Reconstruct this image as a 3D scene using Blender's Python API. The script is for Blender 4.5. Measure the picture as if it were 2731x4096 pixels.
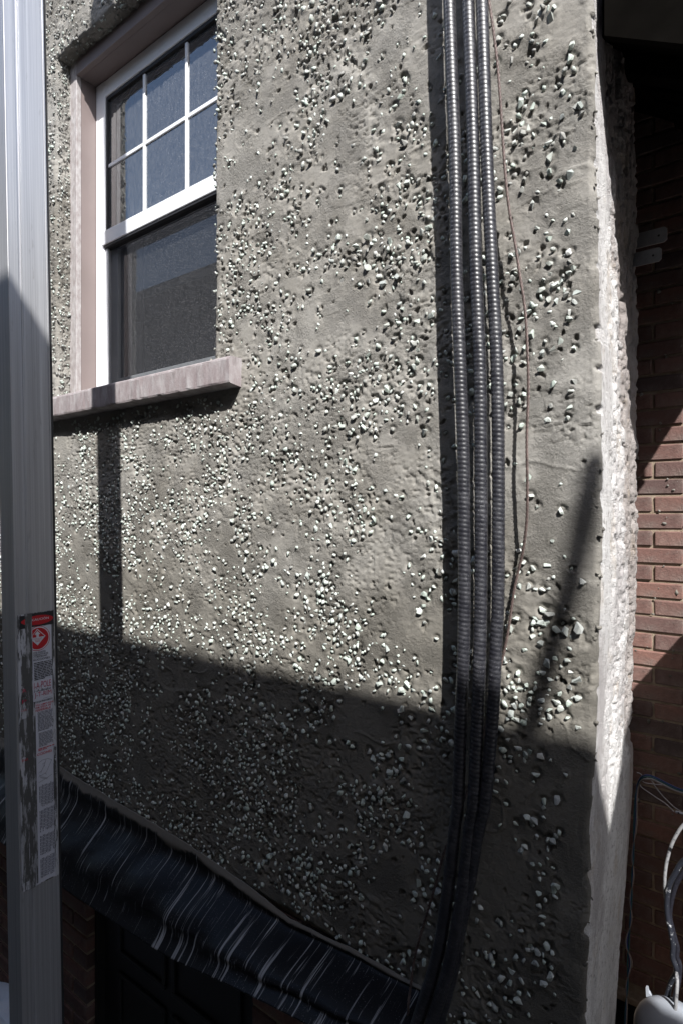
import bpy, bmesh, math, random
import numpy as np
from mathutils import Vector, Matrix, noise as mnoise

# ------------------------------------------------------------------ setup
for o in list(bpy.data.objects):
    bpy.data.objects.remove(o)
SC = bpy.context.scene
COL = SC.collection
R = math.radians
rng = np.random.default_rng(7)
random.seed(7)

# photograph geometry: 2731 x 4096, level camera, focal length in pixels
F = 2341.0
CX, CY = 1365.5, 2048.0
YAW = math.atan(0.75)
SA, CA = math.sin(YAW), math.cos(YAW)          # 0.6, 0.8

# camera ------------------------------------------------------------
cam = bpy.data.cameras.new('camera')
cam.sensor_fit = 'VERTICAL'
cam.sensor_height = 36.0
cam.lens = F / 4096.0 * 36.0
cam.clip_start = 0.02
cam.clip_end = 400
camo = bpy.data.objects.new('camera', cam)
camo.location = (0, 0, 0)
camo.rotation_euler = (R(90), 0, YAW)
COL.objects.link(camo)
SC.camera = camo

# light -------------------------------------------------------------
SUN = Vector((1.056, -1.0, 1.47)).normalized()
world = bpy.data.worlds.new('World')
SC.world = world
world.use_nodes = True
wn = world.node_tree
wn.nodes.clear()
sky = wn.nodes.new('ShaderNodeTexSky')
sky.sky_type = 'NISHITA'
sky.sun_disc = False
sky.sun_elevation = math.asin(SUN.z)
sky.sun_rotation = math.atan2(SUN.x, SUN.y)
sky.air_density = 1.0
sky.dust_density = 1.5
bg = wn.nodes.new('ShaderNodeBackground')
bg.inputs['Strength'].default_value = 0.10
wo = wn.nodes.new('ShaderNodeOutputWorld')
wn.links.new(sky.outputs[0], bg.inputs[0])
wn.links.new(bg.outputs[0], wo.inputs[0])
sl = bpy.data.lights.new('sun', 'SUN')
sl.energy = 4.6
sl.angle = R(0.53)
sl.color = (1.0, 0.985, 0.955)
so = bpy.data.objects.new('sun', sl)
so.rotation_euler = SUN.to_track_quat('Z', 'Y').to_euler()
so.location = (6, -6, 9)
COL.objects.link(so)

SC.view_settings.view_transform = 'Standard'
SC.view_settings.look = 'None'
SC.view_settings.exposure = 1.0
SC.view_settings.gamma = 1.0
SC.view_settings.use_curve_mapping = False
SC.render.engine = 'CYCLES'

# ------------------------------------------------------------------ helpers
def tanx(px):
    """X/Y of a pixel column (negative to the left of the wall normal)."""
    return -math.tan(YAW - math.atan((px - CX) / F))

def axd(X, Y):
    return -X * SA + Y * CA

def up(px, py, Y):
    """pixel -> point on the plane Y = const."""
    X = tanx(px) * Y
    return Vector((X, Y, (CY - py) * axd(X, Y) / F))

def project(X, Y, Z):
    d = -X * SA + Y * CA
    return CX + F * (X * CA + Y * SA) / d, CY - F * Z / d

def tag(o, label=None, cat=None, group=None, kind=None):
    if label: o['label'] = label
    if cat: o['category'] = cat
    if group: o['group'] = group
    if kind: o['kind'] = kind
    return o

def empty(name, loc=(0, 0, 0), **k):
    o = bpy.data.objects.new(name, None)
    o.empty_display_size = 0.1
    o.location = loc
    COL.objects.link(o)
    return tag(o, **k)

def link(name, me, mat=None, parent=None, **k):
    o = bpy.data.objects.new(name, me)
    COL.objects.link(o)
    if mat is not None:
        if len(me.materials) == 0:
            me.materials.append(mat)
    if parent is not None:
        o.parent = parent
        o.matrix_parent_inverse = Matrix.Translation(-Vector(parent.location)) if parent.type == 'EMPTY' else Matrix.Identity(4)
    return tag(o, **k)

def mesh_np(name, verts, faces, smooth=True):
    """verts (n,3), faces (m,k) arrays -> mesh"""
    me = bpy.data.meshes.new(name)
    verts = np.asarray(verts, dtype=np.float32)
    faces = np.asarray(faces, dtype=np.int32)
    k = faces.shape[1]
    me.vertices.add(len(verts))
    me.vertices.foreach_set('co', verts.ravel())
    me.loops.add(faces.size)
    me.loops.foreach_set('vertex_index', faces.ravel())
    me.polygons.add(len(faces))
    me.polygons.foreach_set('loop_start', np.arange(0, faces.size, k, dtype=np.int32))
    me.polygons.foreach_set('loop_total', np.full(len(faces), k, dtype=np.int32))
    if smooth:
        me.polygons.foreach_set('use_smooth', np.ones(len(faces), dtype=bool))
    me.update(calc_edges=True)
    me.validate()
    return me

def grid_faces(nr, nc, mask=None, flip=False):
    i = np.arange(nr * nc).reshape(nr, nc)
    q = np.stack([i[:-1, :-1], i[:-1, 1:], i[1:, 1:], i[1:, :-1]], -1)
    if flip:
        q = q[..., ::-1]
    if mask is not None:
        q = q[mask]
    return q.reshape(-1, 4)

class MB:
    """collects boxes / prisms / tubes into one mesh"""
    def __init__(s):
        s.v = []; s.f = []
    def box(s, x0, x1, y0, y1, z0, z1):
        b = len(s.v)
        s.v += [(x, y, z) for z in (z0, z1) for y in (y0, y1) for x in (x0, x1)]
        s.f += [tuple(b + i for i in q) for q in
                ((0, 2, 3, 1), (4, 5, 7, 6), (0, 1, 5, 4), (2, 6, 7, 3), (0, 4, 6, 2), (1, 3, 7, 5))]
        return s
    def poly(s, pts):
        b = len(s.v)
        s.v += [tuple(p) for p in pts]
        s.f.append(tuple(range(b, b + len(pts))))
        return s
    def hexa(s, p):
        """8 points: bottom 4 (ccw) then top 4"""
        b = len(s.v)
        s.v += [tuple(q) for q in p]
        s.f += [tuple(b + i for i in q) for q in
                ((3, 2, 1, 0), (4, 5, 6, 7), (0, 1, 5, 4), (1, 2, 6, 5), (2, 3, 7, 6), (3, 0, 4, 7))]
        return s
    def tube(s, pts, rad, n=10, caps=True):
        b0 = len(s.v)
        pts = [Vector(p) for p in pts]
        m = len(pts)
        rads = rad if hasattr(rad, '__len__') else [rad] * m
        ref = Vector((0.31, -0.87, 0.2)).normalized()
        for i, p in enumerate(pts):
            t = (pts[min(i + 1, m - 1)] - pts[max(i - 1, 0)]).normalized()
            u = (ref - t * ref.dot(t)).normalized()
            w = t.cross(u)
            for k in range(n):
                a = 2 * math.pi * k / n
                s.v.append(tuple(p + (u * math.cos(a) + w * math.sin(a)) * rads[i]))
        for i in range(m - 1):
            for k in range(n):
                a = b0 + i * n + k; c = b0 + i * n + (k + 1) % n
                s.f.append((a, c, c + n, a + n))
        if caps:
            s.f.append(tuple(b0 + k for k in range(n))[::-1])
            s.f.append(tuple(b0 + (m - 1) * n + k for k in range(n)))
        return s
    def mesh(s, name, bevel=0, smooth=False, seg=2):
        me = bpy.data.meshes.new(name)
        me.from_pydata(s.v, [], s.f)
        if bevel:
            bm = bmesh.new(); bm.from_mesh(me)
            bmesh.ops.recalc_face_normals(bm, faces=bm.faces)
            bmesh.ops.bevel(bm, geom=[e for e in bm.edges if len(e.link_faces) == 2 and e.calc_face_angle(0) > 0.5],
                            offset=bevel, segments=seg, affect='EDGES', profile=0.5)
            bm.to_mesh(me); bm.free()
        if smooth:
            me.polygons.foreach_set('use_smooth', np.ones(len(me.polygons), dtype=bool))
        me.update()
        return me
    def build(s, name, mat, parent=None, bevel=0, smooth=False, seg=2, **k):
        return link(name, s.mesh(name, bevel, smooth, seg), mat, parent, **k)

def spline(pts, n):
    """Catmull-Rom through points"""
    P = [Vector(p) for p in pts]
    P = [P[0] * 2 - P[1]] + P + [P[-1] * 2 - P[-2]]
    out = []
    segs = len(P) - 3
    L = [(P[i + 2] - P[i + 1]).length for i in range(segs)]
    tot = sum(L)
    for i in range(segs):
        k = max(1, int(round(n * L[i] / tot)))
        p0, p1, p2, p3 = P[i:i + 4]
        for j in range(k):
            t = j / k
            out.append(0.5 * ((2 * p1) + (p2 - p0) * t + (2 * p0 - 5 * p1 + 4 * p2 - p3) * t * t
                              + (3 * p1 - p0 - 3 * p2 + p3) * t ** 3))
    out.append(P[-2].copy())
    return out

# value noise in numpy ---------------------------------------------------
LAT = np.random.default_rng(99).random((12, 256, 256))
def vn(x, y, seed=0):
    L = LAT[seed % 12]
    ox, oy = (seed * 37.7) % 91, (seed * 53.3) % 83
    x = np.asarray(x) + ox; y = np.asarray(y) + oy
    xi = np.floor(x).astype(np.int64); yi = np.floor(y).astype(np.int64)
    fx = x - xi; fy = y - yi
    fx = fx * fx * fx * (fx * (fx * 6 - 15) + 10); fy = fy * fy * fy * (fy * (fy * 6 - 15) + 10)
    a = L[xi % 256, yi % 256]; b = L[(xi + 1) % 256, yi % 256]
    c = L[xi % 256, (yi + 1) % 256]; d = L[(xi + 1) % 256, (yi + 1) % 256]
    return (a * (1 - fx) + b * fx) * (1 - fy) + (c * (1 - fx) + d * fx) * fy
def fbm(x, y, seed=0, o=4):
    s = 0; a = 0.5; t = 0
    for i in range(o):
        s = s + a * vn(x * 2 ** i, y * 2 ** i, seed + i); t += a; a *= 0.5
    return s / t
def sstep(a, b, x):
    t = np.clip((x - a) / (b - a), 0, 1)
    return t * t * (3 - 2 * t)

# ------------------------------------------------------------------ materials
class Mat:
    def __init__(s, name):
        s.m = bpy.data.materials.new(name)
        s.m.use_nodes = True
        s.t = s.m.node_tree
        s.t.nodes.clear()
        s.out = s.n('ShaderNodeOutputMaterial')
        s.b = s.n('ShaderNodeBsdfPrincipled')
        s.l(s.b.outputs[0], s.out.inputs[0])
        s.tc = s.n('ShaderNodeTexCoord')
    def n(s, t, **k):
        nd = s.t.nodes.new(t)
        for a, v in k.items():
            setattr(nd, a, v)
        return nd
    def l(s, a, b): s.t.links.new(a, b)
    def co(s, scale=(1, 1, 1), src='Object', rot=(0, 0, 0)):
        mp = s.n('ShaderNodeMapping')
        mp.inputs['Scale'].default_value = scale
        mp.inputs['Rotation'].default_value = rot
        s.l(s.tc.outputs[src], mp.inputs[0])
        return mp.outputs[0]
    def noise(s, scale, detail=4, rough=0.55, vec=None, dist=0.0):
        nd = s.n('ShaderNodeTexNoise')
        nd.inputs['Scale'].default_value = scale
        nd.inputs['Detail'].default_value = detail
        nd.inputs['Roughness'].default_value = rough
        nd.inputs['Distortion'].default_value = dist
        s.l(vec if vec is not None else s.tc.outputs['Object'], nd.inputs['Vector'])
        return nd.outputs[0]
    def vor(s, scale, vec=None, feature='F1'):
        nd = s.n('ShaderNodeTexVoronoi', feature=feature)
        nd.inputs['Scale'].default_value = scale
        s.l(vec if vec is not None else s.tc.outputs['Object'], nd.inputs['Vector'])
        return nd
    def ramp(s, fac, stops, interp='LINEAR'):
        r = s.n('ShaderNodeValToRGB')
        r.color_ramp.interpolation = interp
        el = r.color_ramp.elements
        while len(el) < len(stops): el.new(0.5)
        for e, (p, c) in zip(el, stops):
            e.position = p
            e.color = (c, c, c, 1) if not hasattr(c, '__len__') else (*c, 1)
        s.l(fac, r.inputs[0])
        return r.outputs[0]
    def mix(s, fac, a, b, mode='MIX'):
        nd = s.n('ShaderNodeMix', data_type='RGBA', blend_type=mode)
        for i, v in ((0, fac), (6, a), (7, b)):
            if hasattr(v, 'node'): s.l(v, nd.inputs[i])
            elif i == 0: nd.inputs[0].default_value = v
            else: nd.inputs[i].default_value = (*v, 1) if hasattr(v, '__len__') else (v, v, v, 1)
        return nd.outputs[2]
    def math(s, op, a, b=0.0, clamp=False):
        nd = s.n('ShaderNodeMath', operation=op, use_clamp=clamp)
        for i, v in ((0, a), (1, b)):
            if hasattr(v, 'node'): s.l(v, nd.inputs[i])
            else: nd.inputs[i].default_value = v
        return nd.outputs[0]
    def set(s, **k):
        for a, v in k.items():
            i = s.b.inputs[a.replace('_', ' ')]
            if hasattr(v, 'node'): s.l(v, i)
            elif hasattr(v, '__len__'): i.default_value = (*v, 1) if len(v) == 3 else v
            else: i.default_value = v
        return s
    def bump(s, h, strength=0.5, dist=0.002, prev=None):
        nd = s.n('ShaderNodeBump')
        nd.inputs['Strength'].default_value = strength
        nd.inputs['Distance'].default_value = dist
        s.l(h, nd.inputs['Height'])
        if prev is not None: s.l(prev, nd.inputs['Normal'])
        s.l(nd.outputs[0], s.b.inputs['Normal'])
        return nd.outputs[0]

M = {}
def simple(name, col, rough=0.6, metal=0.0, nscale=None, namp=0.25, bump=0.0, bscale=200, bdist=0.001, spec=0.5):
    m = Mat(name)
    c = col
    if nscale:
        f = m.ramp(m.noise(nscale, 5), [(0.3, 0.0), (0.7, 1.0)])
        c = m.mix(f, tuple(x * (1 - namp) for x in col), tuple(min(1, x * (1 + namp)) for x in col))
    m.set(Base_Color=c, Roughness=rough, Metallic=metal, Specular_IOR_Level=spec)
    if bump:
        m.bump(m.noise(bscale, 5), bump, bdist)
    M[name] = m.m
    return m

def make_stucco():
    m = Mat('stucco')
    big = m.ramp(m.noise(2.2, 5, 0.6, dist=0.6), [(0.32, 0.0), (0.68, 1.0)])
    c = m.mix(big, (0.202, 0.187, 0.162), (0.303, 0.291, 0.268))
    mid = m.ramp(m.noise(14, 6, 0.65), [(0.35, 0.0), (0.65, 1.0)])
    c = m.mix(m.math('MULTIPLY', mid, 0.35), c, (0.30, 0.288, 0.272))
    # damp fresh patches plus painted-in partial shade, warmer and darker, towards the foot of the wall
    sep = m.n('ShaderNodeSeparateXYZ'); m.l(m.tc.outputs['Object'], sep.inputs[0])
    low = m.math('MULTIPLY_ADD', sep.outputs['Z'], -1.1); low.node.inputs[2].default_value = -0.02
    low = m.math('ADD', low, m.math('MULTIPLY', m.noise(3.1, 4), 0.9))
    damp_shade = m.ramp(low, [(0.42, 0.0), (0.78, 1.0)])
    c = m.mix(m.math('MULTIPLY', damp_shade, 0.75), c, (0.158, 0.147, 0.126))
    fine = m.ramp(m.noise(190, 5, 0.8), [(0.33, 0.0), (0.50, 1.0)])
    c = m.mix(m.math('MULTIPLY_ADD', fine, -0.3), c, (0.07, 0.065, 0.058))
    c.node.inputs[0].links[0].from_node.inputs[2].default_value = 0.3
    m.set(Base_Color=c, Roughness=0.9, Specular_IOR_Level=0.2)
    pm = m.ramp(m.noise(9, 4, 0.6), [(0.42, 0.12), (0.6, 1.0)])
    h = m.math('MULTIPLY', m.ramp(m.noise(185, 5, 0.8), [(0.3, 0.0), (0.62, 1.0)]), pm)
    h = m.math('ADD', h, m.math('MULTIPLY', m.noise(60, 4, 0.6), 0.12))
    m.bump(h, 1.0, 0.0034)
    M['stucco'] = m.m
make_stucco()

def make_pebble():
    m = Mat('pebble')
    geo = m.n('ShaderNodeNewGeometry'); oi = m.n('ShaderNodeObjectInfo')
    r = m.math('FRACT', m.math('ADD', geo.outputs['Random Per Island'], oi.outputs['Random']))
    c = m.ramp(r, [(0.0, (0.50, 0.55, 0.50)), (0.22, (0.40, 0.46, 0.41)), (0.42, (0.57, 0.60, 0.56)),
                   (0.60, (0.31, 0.33, 0.32)), (0.74, (0.47, 0.53, 0.48)), (0.88, (0.53, 0.53, 0.51)), (1.0, (0.43, 0.48, 0.44))])
    r2 = m.math('FRACT', m.math('MULTIPLY', r, 17.3))
    geo2 = m.n('ShaderNodeSeparateXYZ'); m.l(geo.outputs['Position'], geo2.inputs[0])
    # the upper courses were trowelled over: more of the stones wear a skin of cement
    skin = m.math('MULTIPLY_ADD', geo2.outputs['Z'], 0.11); skin.node.inputs[2].default_value = 0.02
    cem = m.math('ADD', m.math('ADD', m.noise(130, 3), m.math('MULTIPLY', r2, 0.42)), skin)
    c = m.mix(m.ramp(cem, [(0.80, 0.0), (0.96, 0.92)]), c, (0.225, 0.217, 0.203))
    m.set(Base_Color=c, Roughness=0.62, Specular_IOR_Level=0.4)
    m.bump(m.noise(420, 3), 0.4, 0.0012)
    M['pebble'] = m.m
make_pebble()

def make_return():
    m = Mat('white_plaster')
    a = m.ramp(m.noise(9, 6, 0.65, m.co((1, 1, 0.35))), [(0.35, 0.0), (0.65, 1.0)])
    c = m.mix(a, (0.54, 0.525, 0.52), (0.75, 0.74, 0.735))
    p = m.ramp(m.noise(70, 5, 0.7), [(0.36, 0.0), (0.47, 1.0)])
    c = m.mix(p, (0.36, 0.34, 0.33), c)
    gs = m.ramp(m.noise(5.5, 6, 0.7, m.co((1, 1, 0.45))), [(0.48, 0.0), (0.62, 0.75)])
    c = m.mix(gs, c, (0.36, 0.335, 0.335))
    # bare brownish concrete showing through further back, high up
    sep = m.n('ShaderNodeSeparateXYZ'); m.l(m.tc.outputs['Object'], sep.inputs[0])
    back = m.math('MULTIPLY_ADD', sep.outputs['Y'], 5.0); back.node.inputs[2].default_value = -7.35
    hi = m.math('MULTIPLY_ADD', sep.outputs['Z'], 0.9); hi.node.inputs[2].default_value = -0.05
    q = m.math('ADD', m.math('ADD', back, hi), m.math('MULTIPLY', m.noise(16, 6, 0.7, m.co((1, 1, 0.4))), 1.5))
    c = m.mix(m.ramp(q, [(0.8, 0.0), (1.5, 0.75)]), c, (0.25, 0.215, 0.20))
    rust = m.ramp(m.noise(13, 5, 0.7, m.co((1, 1, 0.5))), [(0.56, 0.0), (0.72, 0.55)])
    c = m.mix(rust, c, (0.42, 0.33, 0.24))
    m.set(Base_Color=c, Roughness=0.92, Specular_IOR_Level=0.2)
    h = m.math('ADD', m.ramp(m.noise(230, 4, 0.7), [(0.3, 0), (0.62, 1)]), m.math('MULTIPLY', m.noise(70, 4, 0.6), 1.2))
    m.bump(h, 0.8, 0.003)
    M['white_plaster'] = m.m
make_return()

def make_brick():
    m = Mat('brick')
    oi = m.n('ShaderNodeObjectInfo'); geo = m.n('ShaderNodeNewGeometry')
    r = m.math('FRACT', m.math('ADD', oi.outputs['Random'], geo.outputs['Random Per Island']))
    c = m.ramp(r, [(0.0, (0.215, 0.115, 0.097)), (0.22, (0.125, 0.080, 0.075)), (0.42, (0.265, 0.140, 0.113)),
                   (0.62, (0.082, 0.064, 0.066)), (0.80, (0.235, 0.135, 0.115)), (1.0, (0.150, 0.082, 0.072))])
    v = m.ramp(m.noise(22, 7, 0.75), [(0.32, 0.0), (0.68, 1.0)])
    c = m.mix(m.math('MULTIPLY', v, 0.65), c, (0.075, 0.048, 0.044))
    dust = m.ramp(m.noise(8, 5, 0.7), [(0.46, 0.0), (0.72, 0.42)])
    c = m.mix(dust, c, (0.30, 0.26, 0.23))
    sp = m.ramp(m.vor(75).outputs['Distance'], [(0.055, 1.0), (0.10, 0.0)])
    sp = m.math('MULTIPLY', sp, m.ramp(m.noise(22, 2), [(0.54, 0.0), (0.60, 0.8)]))
    c = m.mix(sp, c, (0.42, 0.41, 0.39))
    m.set(Base_Color=c, Roughness=0.85, Specular_IOR_Level=0.25)
    m.bump(m.noise(110, 6, 0.7), 0.8, 0.004)
    M['brick'] = m.m
make_brick()
mm = Mat('mortar')
mc = mm.mix(mm.ramp(mm.noise(30, 5), [(0.3, 0), (0.7, 1)]), (0.22, 0.165, 0.12), (0.36, 0.29, 0.225))
mm.set(Base_Color=mc, Roughness=0.95, Specular_IOR_Level=0.1)
mm.bump(mm.noise(240, 4, 0.7), 0.8, 0.003)
M['mortar'] = mm.m

def make_conduit():
    m = Mat('conduit_jacket')
    d = m.ramp(m.noise(420, 3, 0.6), [(0.60, 0.0), (0.74, 0.8)])
    patch = m.ramp(m.noise(11, 4, 0.6), [(0.35, 0.15), (0.7, 1.0)])
    film = m.math('MULTIPLY', m.ramp(m.noise(70, 4, 0.65), [(0.4, 0.0), (0.75, 0.20)]), patch)
    c = m.mix(m.math('ADD', m.math('MULTIPLY', d, patch), film, True), (0.013, 0.013, 0.018), (0.32, 0.32, 0.34))
    m.set(Base_Color=c, Roughness=m.ramp(m.noise(50, 3), [(0.3, 0.34), (0.7, 0.50)]), Specular_IOR_Level=0.65)
    M['conduit_jacket'] = m.m
make_conduit()

def make_membrane():
    m = Mat('membrane')
    uv = m.n('ShaderNodeUVMap'); uv.uv_map = 'UVMap'
    mp = m.n('ShaderNodeMapping'); m.l(uv.outputs[0], mp.inputs[0]); mp.inputs['Scale'].default_value = (60, 0.55, 1)
    st = m.ramp(m.noise(1.0, 4, 0.62, mp.outputs[0], 0.25), [(0.59, 0.0), (0.63, 0.65)])
    mp2 = m.n('ShaderNodeMapping'); m.l(uv.outputs[0], mp2.inputs[0]); mp2.inputs['Scale'].default_value = (170, 2.0, 1)
    st2 = m.ramp(m.noise(1.0, 3, 0.6, mp2.outputs[0], 0.3), [(0.62, 0.0), (0.68, 0.5)])
    sp = m.ramp(m.noise(330, 2, 0.5), [(0.66, 0.0), (0.74, 0.55)])
    sp = m.math('MULTIPLY', sp, m.ramp(m.noise(6, 3), [(0.4, 0.2), (0.65, 1.0)]))
    f = m.math('ADD', m.math('ADD', st, st2), sp, True)
    c = m.mix(f, (0.008, 0.008, 0.010), (0.42, 0.42, 0.43))
    sx = m.n('ShaderNodeSeparateXYZ'); m.l(uv.outputs[0], sx.inputs[0])
    e = m.math('ADD', sx.outputs['Y'], m.math('MULTIPLY', m.noise(7, 6, 0.65), 0.36))
    cem = m.ramp(e, [(0.27, 0.95), (0.31, 0.0)])
    c = m.mix(cem, c, (0.175, 0.16, 0.14))
    rg = m.ramp(m.math('MAXIMUM', cem, f), [(0.0, 0.38), (1.0, 0.9)])
    m.set(Base_Color=c, Roughness=rg, Specular_IOR_Level=0.2)
    m.bump(m.math('ADD', m.math('MULTIPLY', m.noise(240, 3), 0.25), m.math('MULTIPLY', cem, 1.0)), 0.35, 0.003)
    M['membrane'] = m.m
make_membrane()

def make_alu():
    m = Mat('aluminium')
    st = m.noise(1.0, 5, 0.6, m.co((260, 260, 1.4)))
    c = m.mix(m.ramp(st, [(0.3, 0.0), (0.7, 1.0)]), (0.52, 0.52, 0.54), (0.74, 0.74, 0.76))
    d = m.ramp(m.noise(1.0, 4, 0.7, m.co((90, 90, 14))), [(0.62, 0.0), (0.78, 0.5)])
    c = m.mix(d, c, (0.30, 0.29, 0.28))
    m.set(Base_Color=c, Metallic=0.70, Roughness=m.ramp(st, [(0.25, 0.28), (0.75, 0.44)]))
    m.bump(st, 0.12, 0.001)
    M['aluminium'] = m.m
make_alu()

def make_label(name, paper, thr):
    m = Mat(name)
    w = m.noise(1.0, 6, 0.68, m.co((95, 95, 15)))
    w2 = m.noise(1.0, 5, 0.7, m.co((420, 420, 60)))
    f = m.ramp(m.math('ADD', w, m.math('MULTIPLY', w2, 0.35)), [(thr, 0.0), (thr + 0.05, 1.0)])
    c = m.mix(f, paper, (0.10, 0.098, 0.095))
    m.set(Base_Color=c, Roughness=0.5, Specular_IOR_Level=0.4)
    M[name] = m.m
make_label('label_paper', (0.60, 0.60, 0.66), 0.86)
make_label('label_worn', (0.52, 0.52, 0.55), 0.66)
make_label('label_grime', (0.34, 0.34, 0.35), 0.60)

def make_glass():
    m = Mat('window_glass')
    m.t.nodes.remove(m.b)
    fr = m.n('ShaderNodeFresnel'); fr.inputs[0].default_value = 3.0
    tr = m.n('ShaderNodeBsdfTransparent'); tr.inputs[0].default_value = (0.80, 0.84, 0.86, 1)
    gl = m.n('ShaderNodeBsdfGlossy'); gl.inputs['Roughness'].default_value = 0.01
    gl.inputs['Color'].default_value = (0.95, 0.97, 1, 1)
    df = m.n('ShaderNodeBsdfDiffuse'); df.inputs[0].default_value = (0.55, 0.56, 0.58, 1)
    a = m.n('ShaderNodeMixShader'); b = m.n('ShaderNodeMixShader')
    m.l(fr.outputs[0], a.inputs[0]); m.l(tr.outputs[0], a.inputs[1]); m.l(gl.outputs[0], a.inputs[2])
    dust = m.ramp(m.noise(1.0, 5, 0.75, m.co((80, 80, 26))), [(0.32, 0.04), (0.75, 0.14)])
    sp = m.ramp(m.noise(260, 2, 0.5), [(0.64, 0.0), (0.72, 0.30)])
    m.l(m.math('ADD', dust, sp, True), b.inputs[0]); m.l(a.outputs[0], b.inputs[1]); m.l(df.outputs[0], b.inputs[2])
    m.l(b.outputs[0], m.out.inputs[0])
    M['window_glass'] = m.m
    # insect screen, fine dusty mesh
    m = Mat('insect_screen')
    m.t.nodes.remove(m.b)
    tr = m.n('ShaderNodeBsdfTransparent'); df = m.n('ShaderNodeBsdfDiffuse')
    sp = m.ramp(m.noise(210, 3, 0.6), [(0.56, 0.0), (0.70, 1.0)])
    m.l(m.mix(sp, (0.032, 0.034, 0.040), (0.30, 0.30, 0.32)), df.inputs[0])
    mx = m.n('ShaderNodeMixShader'); mx.inputs[0].default_value = 0.45
    m.l(tr.outputs[0], mx.inputs[1]); m.l(df.outputs[0], mx.inputs[2])
    m.l(mx.outputs[0], m.out.inputs[0])
    M['insect_screen'] = m.m
make_glass()

def make_sill():
    m = Mat('sill_stone')
    st = m.ramp(m.noise(1.0, 5, 0.65, m.co((30, 30, 11))), [(0.38, 0.0), (0.66, 1.0)])
    c = m.mix(st, (0.245, 0.205, 0.208), (0.36, 0.335, 0.338))
    sp = m.ramp(m.noise(90, 5, 0.7), [(0.62, 0.0), (0.72, 0.8)])
    c = m.mix(sp, c, (0.42, 0.41, 0.395))
    dk = m.ramp(m.noise(1.0, 5, 0.7, m.co((16, 16, 7))), [(0.54, 0.0), (0.68, 0.7)])
    c = m.mix(dk, c, (0.16, 0.135, 0.135))
    m.set(Base_Color=c, Roughness=0.8, Specular_IOR_Level=0.25)
    m.bump(m.noise(150, 5, 0.7), 0.45, 0.0018)
    M['sill_stone'] = m.m
make_sill()
simple('brown_capping', (0.205, 0.165, 0.158), 0.45, nscale=5, namp=0.06, bump=0.15, bscale=40, bdist=0.001)
mt = Mat('capping_edge')
mt.set(Base_Color=mt.mix(mt.ramp(mt.noise(1.0, 5, 0.7, mt.co((70, 70, 30))), [(0.36, 0), (0.66, 1)]), (0.27, 0.235, 0.23), (0.43, 0.41, 0.41)), Roughness=0.6)
mt.bump(mt.noise(150, 4), 0.5, 0.002)
M['capping_edge'] = mt.m
simple('white_vinyl', (0.78, 0.79, 0.81), 0.35, nscale=12, namp=0.04)
simple('grey_vinyl', (0.40, 0.42, 0.44), 0.45, nscale=12, namp=0.08)
simple('dark_gasket', (0.02, 0.02, 0.022), 0.6)
simple('rubber', (0.022, 0.022, 0.024), 0.65, bump=0.3, bscale=300)
simple('room_wall', (0.10, 0.098, 0.095), 0.9)
simple('curtain', (0.42, 0.42, 0.43), 0.9)
simple('wire_copper', (0.105, 0.075, 0.068), 0.5, metal=0.2, nscale=160, namp=0.45)
simple('galvanised', (0.27, 0.27, 0.28), 0.5, metal=0.55, nscale=60, namp=0.15)
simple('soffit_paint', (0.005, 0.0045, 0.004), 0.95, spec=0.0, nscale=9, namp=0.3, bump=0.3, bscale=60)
simple('roof_felt', (0.05, 0.05, 0.052), 0.95, bump=0.5, bscale=200)
simple('door_paint', (0.018, 0.017, 0.017), 0.5, nscale=7, namp=0.3)
simple('pale_render', (0.21, 0.20, 0.185), 0.9, nscale=4, namp=0.12, bump=0.5, bscale=150, bdist=0.003)
simple('neighbour_paint', (0.15, 0.135, 0.12), 0.85, nscale=4, namp=0.15, bump=0.4, bscale=120)
simple('concrete', (0.17, 0.165, 0.155), 0.9, nscale=6, namp=0.2, bump=0.5, bscale=120, bdist=0.003)
simple('blocker_paint', (0.46, 0.45, 0.43), 0.9, nscale=4, namp=0.1, bump=0.4, bscale=120)  # pale tone of the added shade blockers, chosen to bounce light
simple('white_plastic', (0.30, 0.32, 0.36), 0.4, nscale=18, namp=0.08)
simple('dust_sheet', (0.62, 0.64, 0.68), 0.8, nscale=10, namp=0.12)
simple('black_cable', (0.016, 0.016, 0.022), 0.35, nscale=160, namp=0.5)
def dusty(name, base, spot, thr):
    m = Mat(name)
    f = m.ramp(m.noise(60, 5, 0.7), [(thr, 0.0), (thr + 0.06, 0.9)])
    m.set(Base_Color=m.mix(f, base, spot), Roughness=0.5)
    M[name] = m.m
dusty('splashed_cable', (0.016, 0.018, 0.026), (0.55, 0.56, 0.58), 0.60)
dusty('grey_white_cable', (0.27, 0.27, 0.28), (0.10, 0.10, 0.11), 0.54)
for nm, c in (('wire_blue', (0.012, 0.035, 0.14)), ('wire_teal', (0.012, 0.08, 0.095)), ('wire_white', (0.30, 0.29, 0.30)),
              ('wire_beige', (0.20, 0.15, 0.12)), ('ink_black', (0.02, 0.02, 0.022)), ('ink_red', (0.50, 0.012, 0.02)),
              ('ink_white', (0.66, 0.66, 0.70)), ('ink_grey', (0.13, 0.13, 0.15)), ('ink_logo', (0.42, 0.015, 0.06))):
    simple(nm, c, 0.5)

# ------------------------------------------------------------------ the ground
H = 1.25                                   # distance of the pebble-dashed wall from the camera
GZ = -3.0
YB = 2.61                                  # brick wall plane
MB().box(-40, 40, -40, 40, GZ - 0.3, GZ).build('ground', M['concrete'], kind='structure')

# ------------------------------------------------------------------ pebble-dashed house
house = empty('rendered_house', (-2.0, H, GZ), label='house with freshly pebble-dashed grey cement wall and white window', cat='house')

XL, XR = -2.4325, -1.440                   # opening in the stucco
ZB, ZT = 0.440, 1.909
WB = -1.145                                # foot of the stucco
WTOP = 2.62

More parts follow.
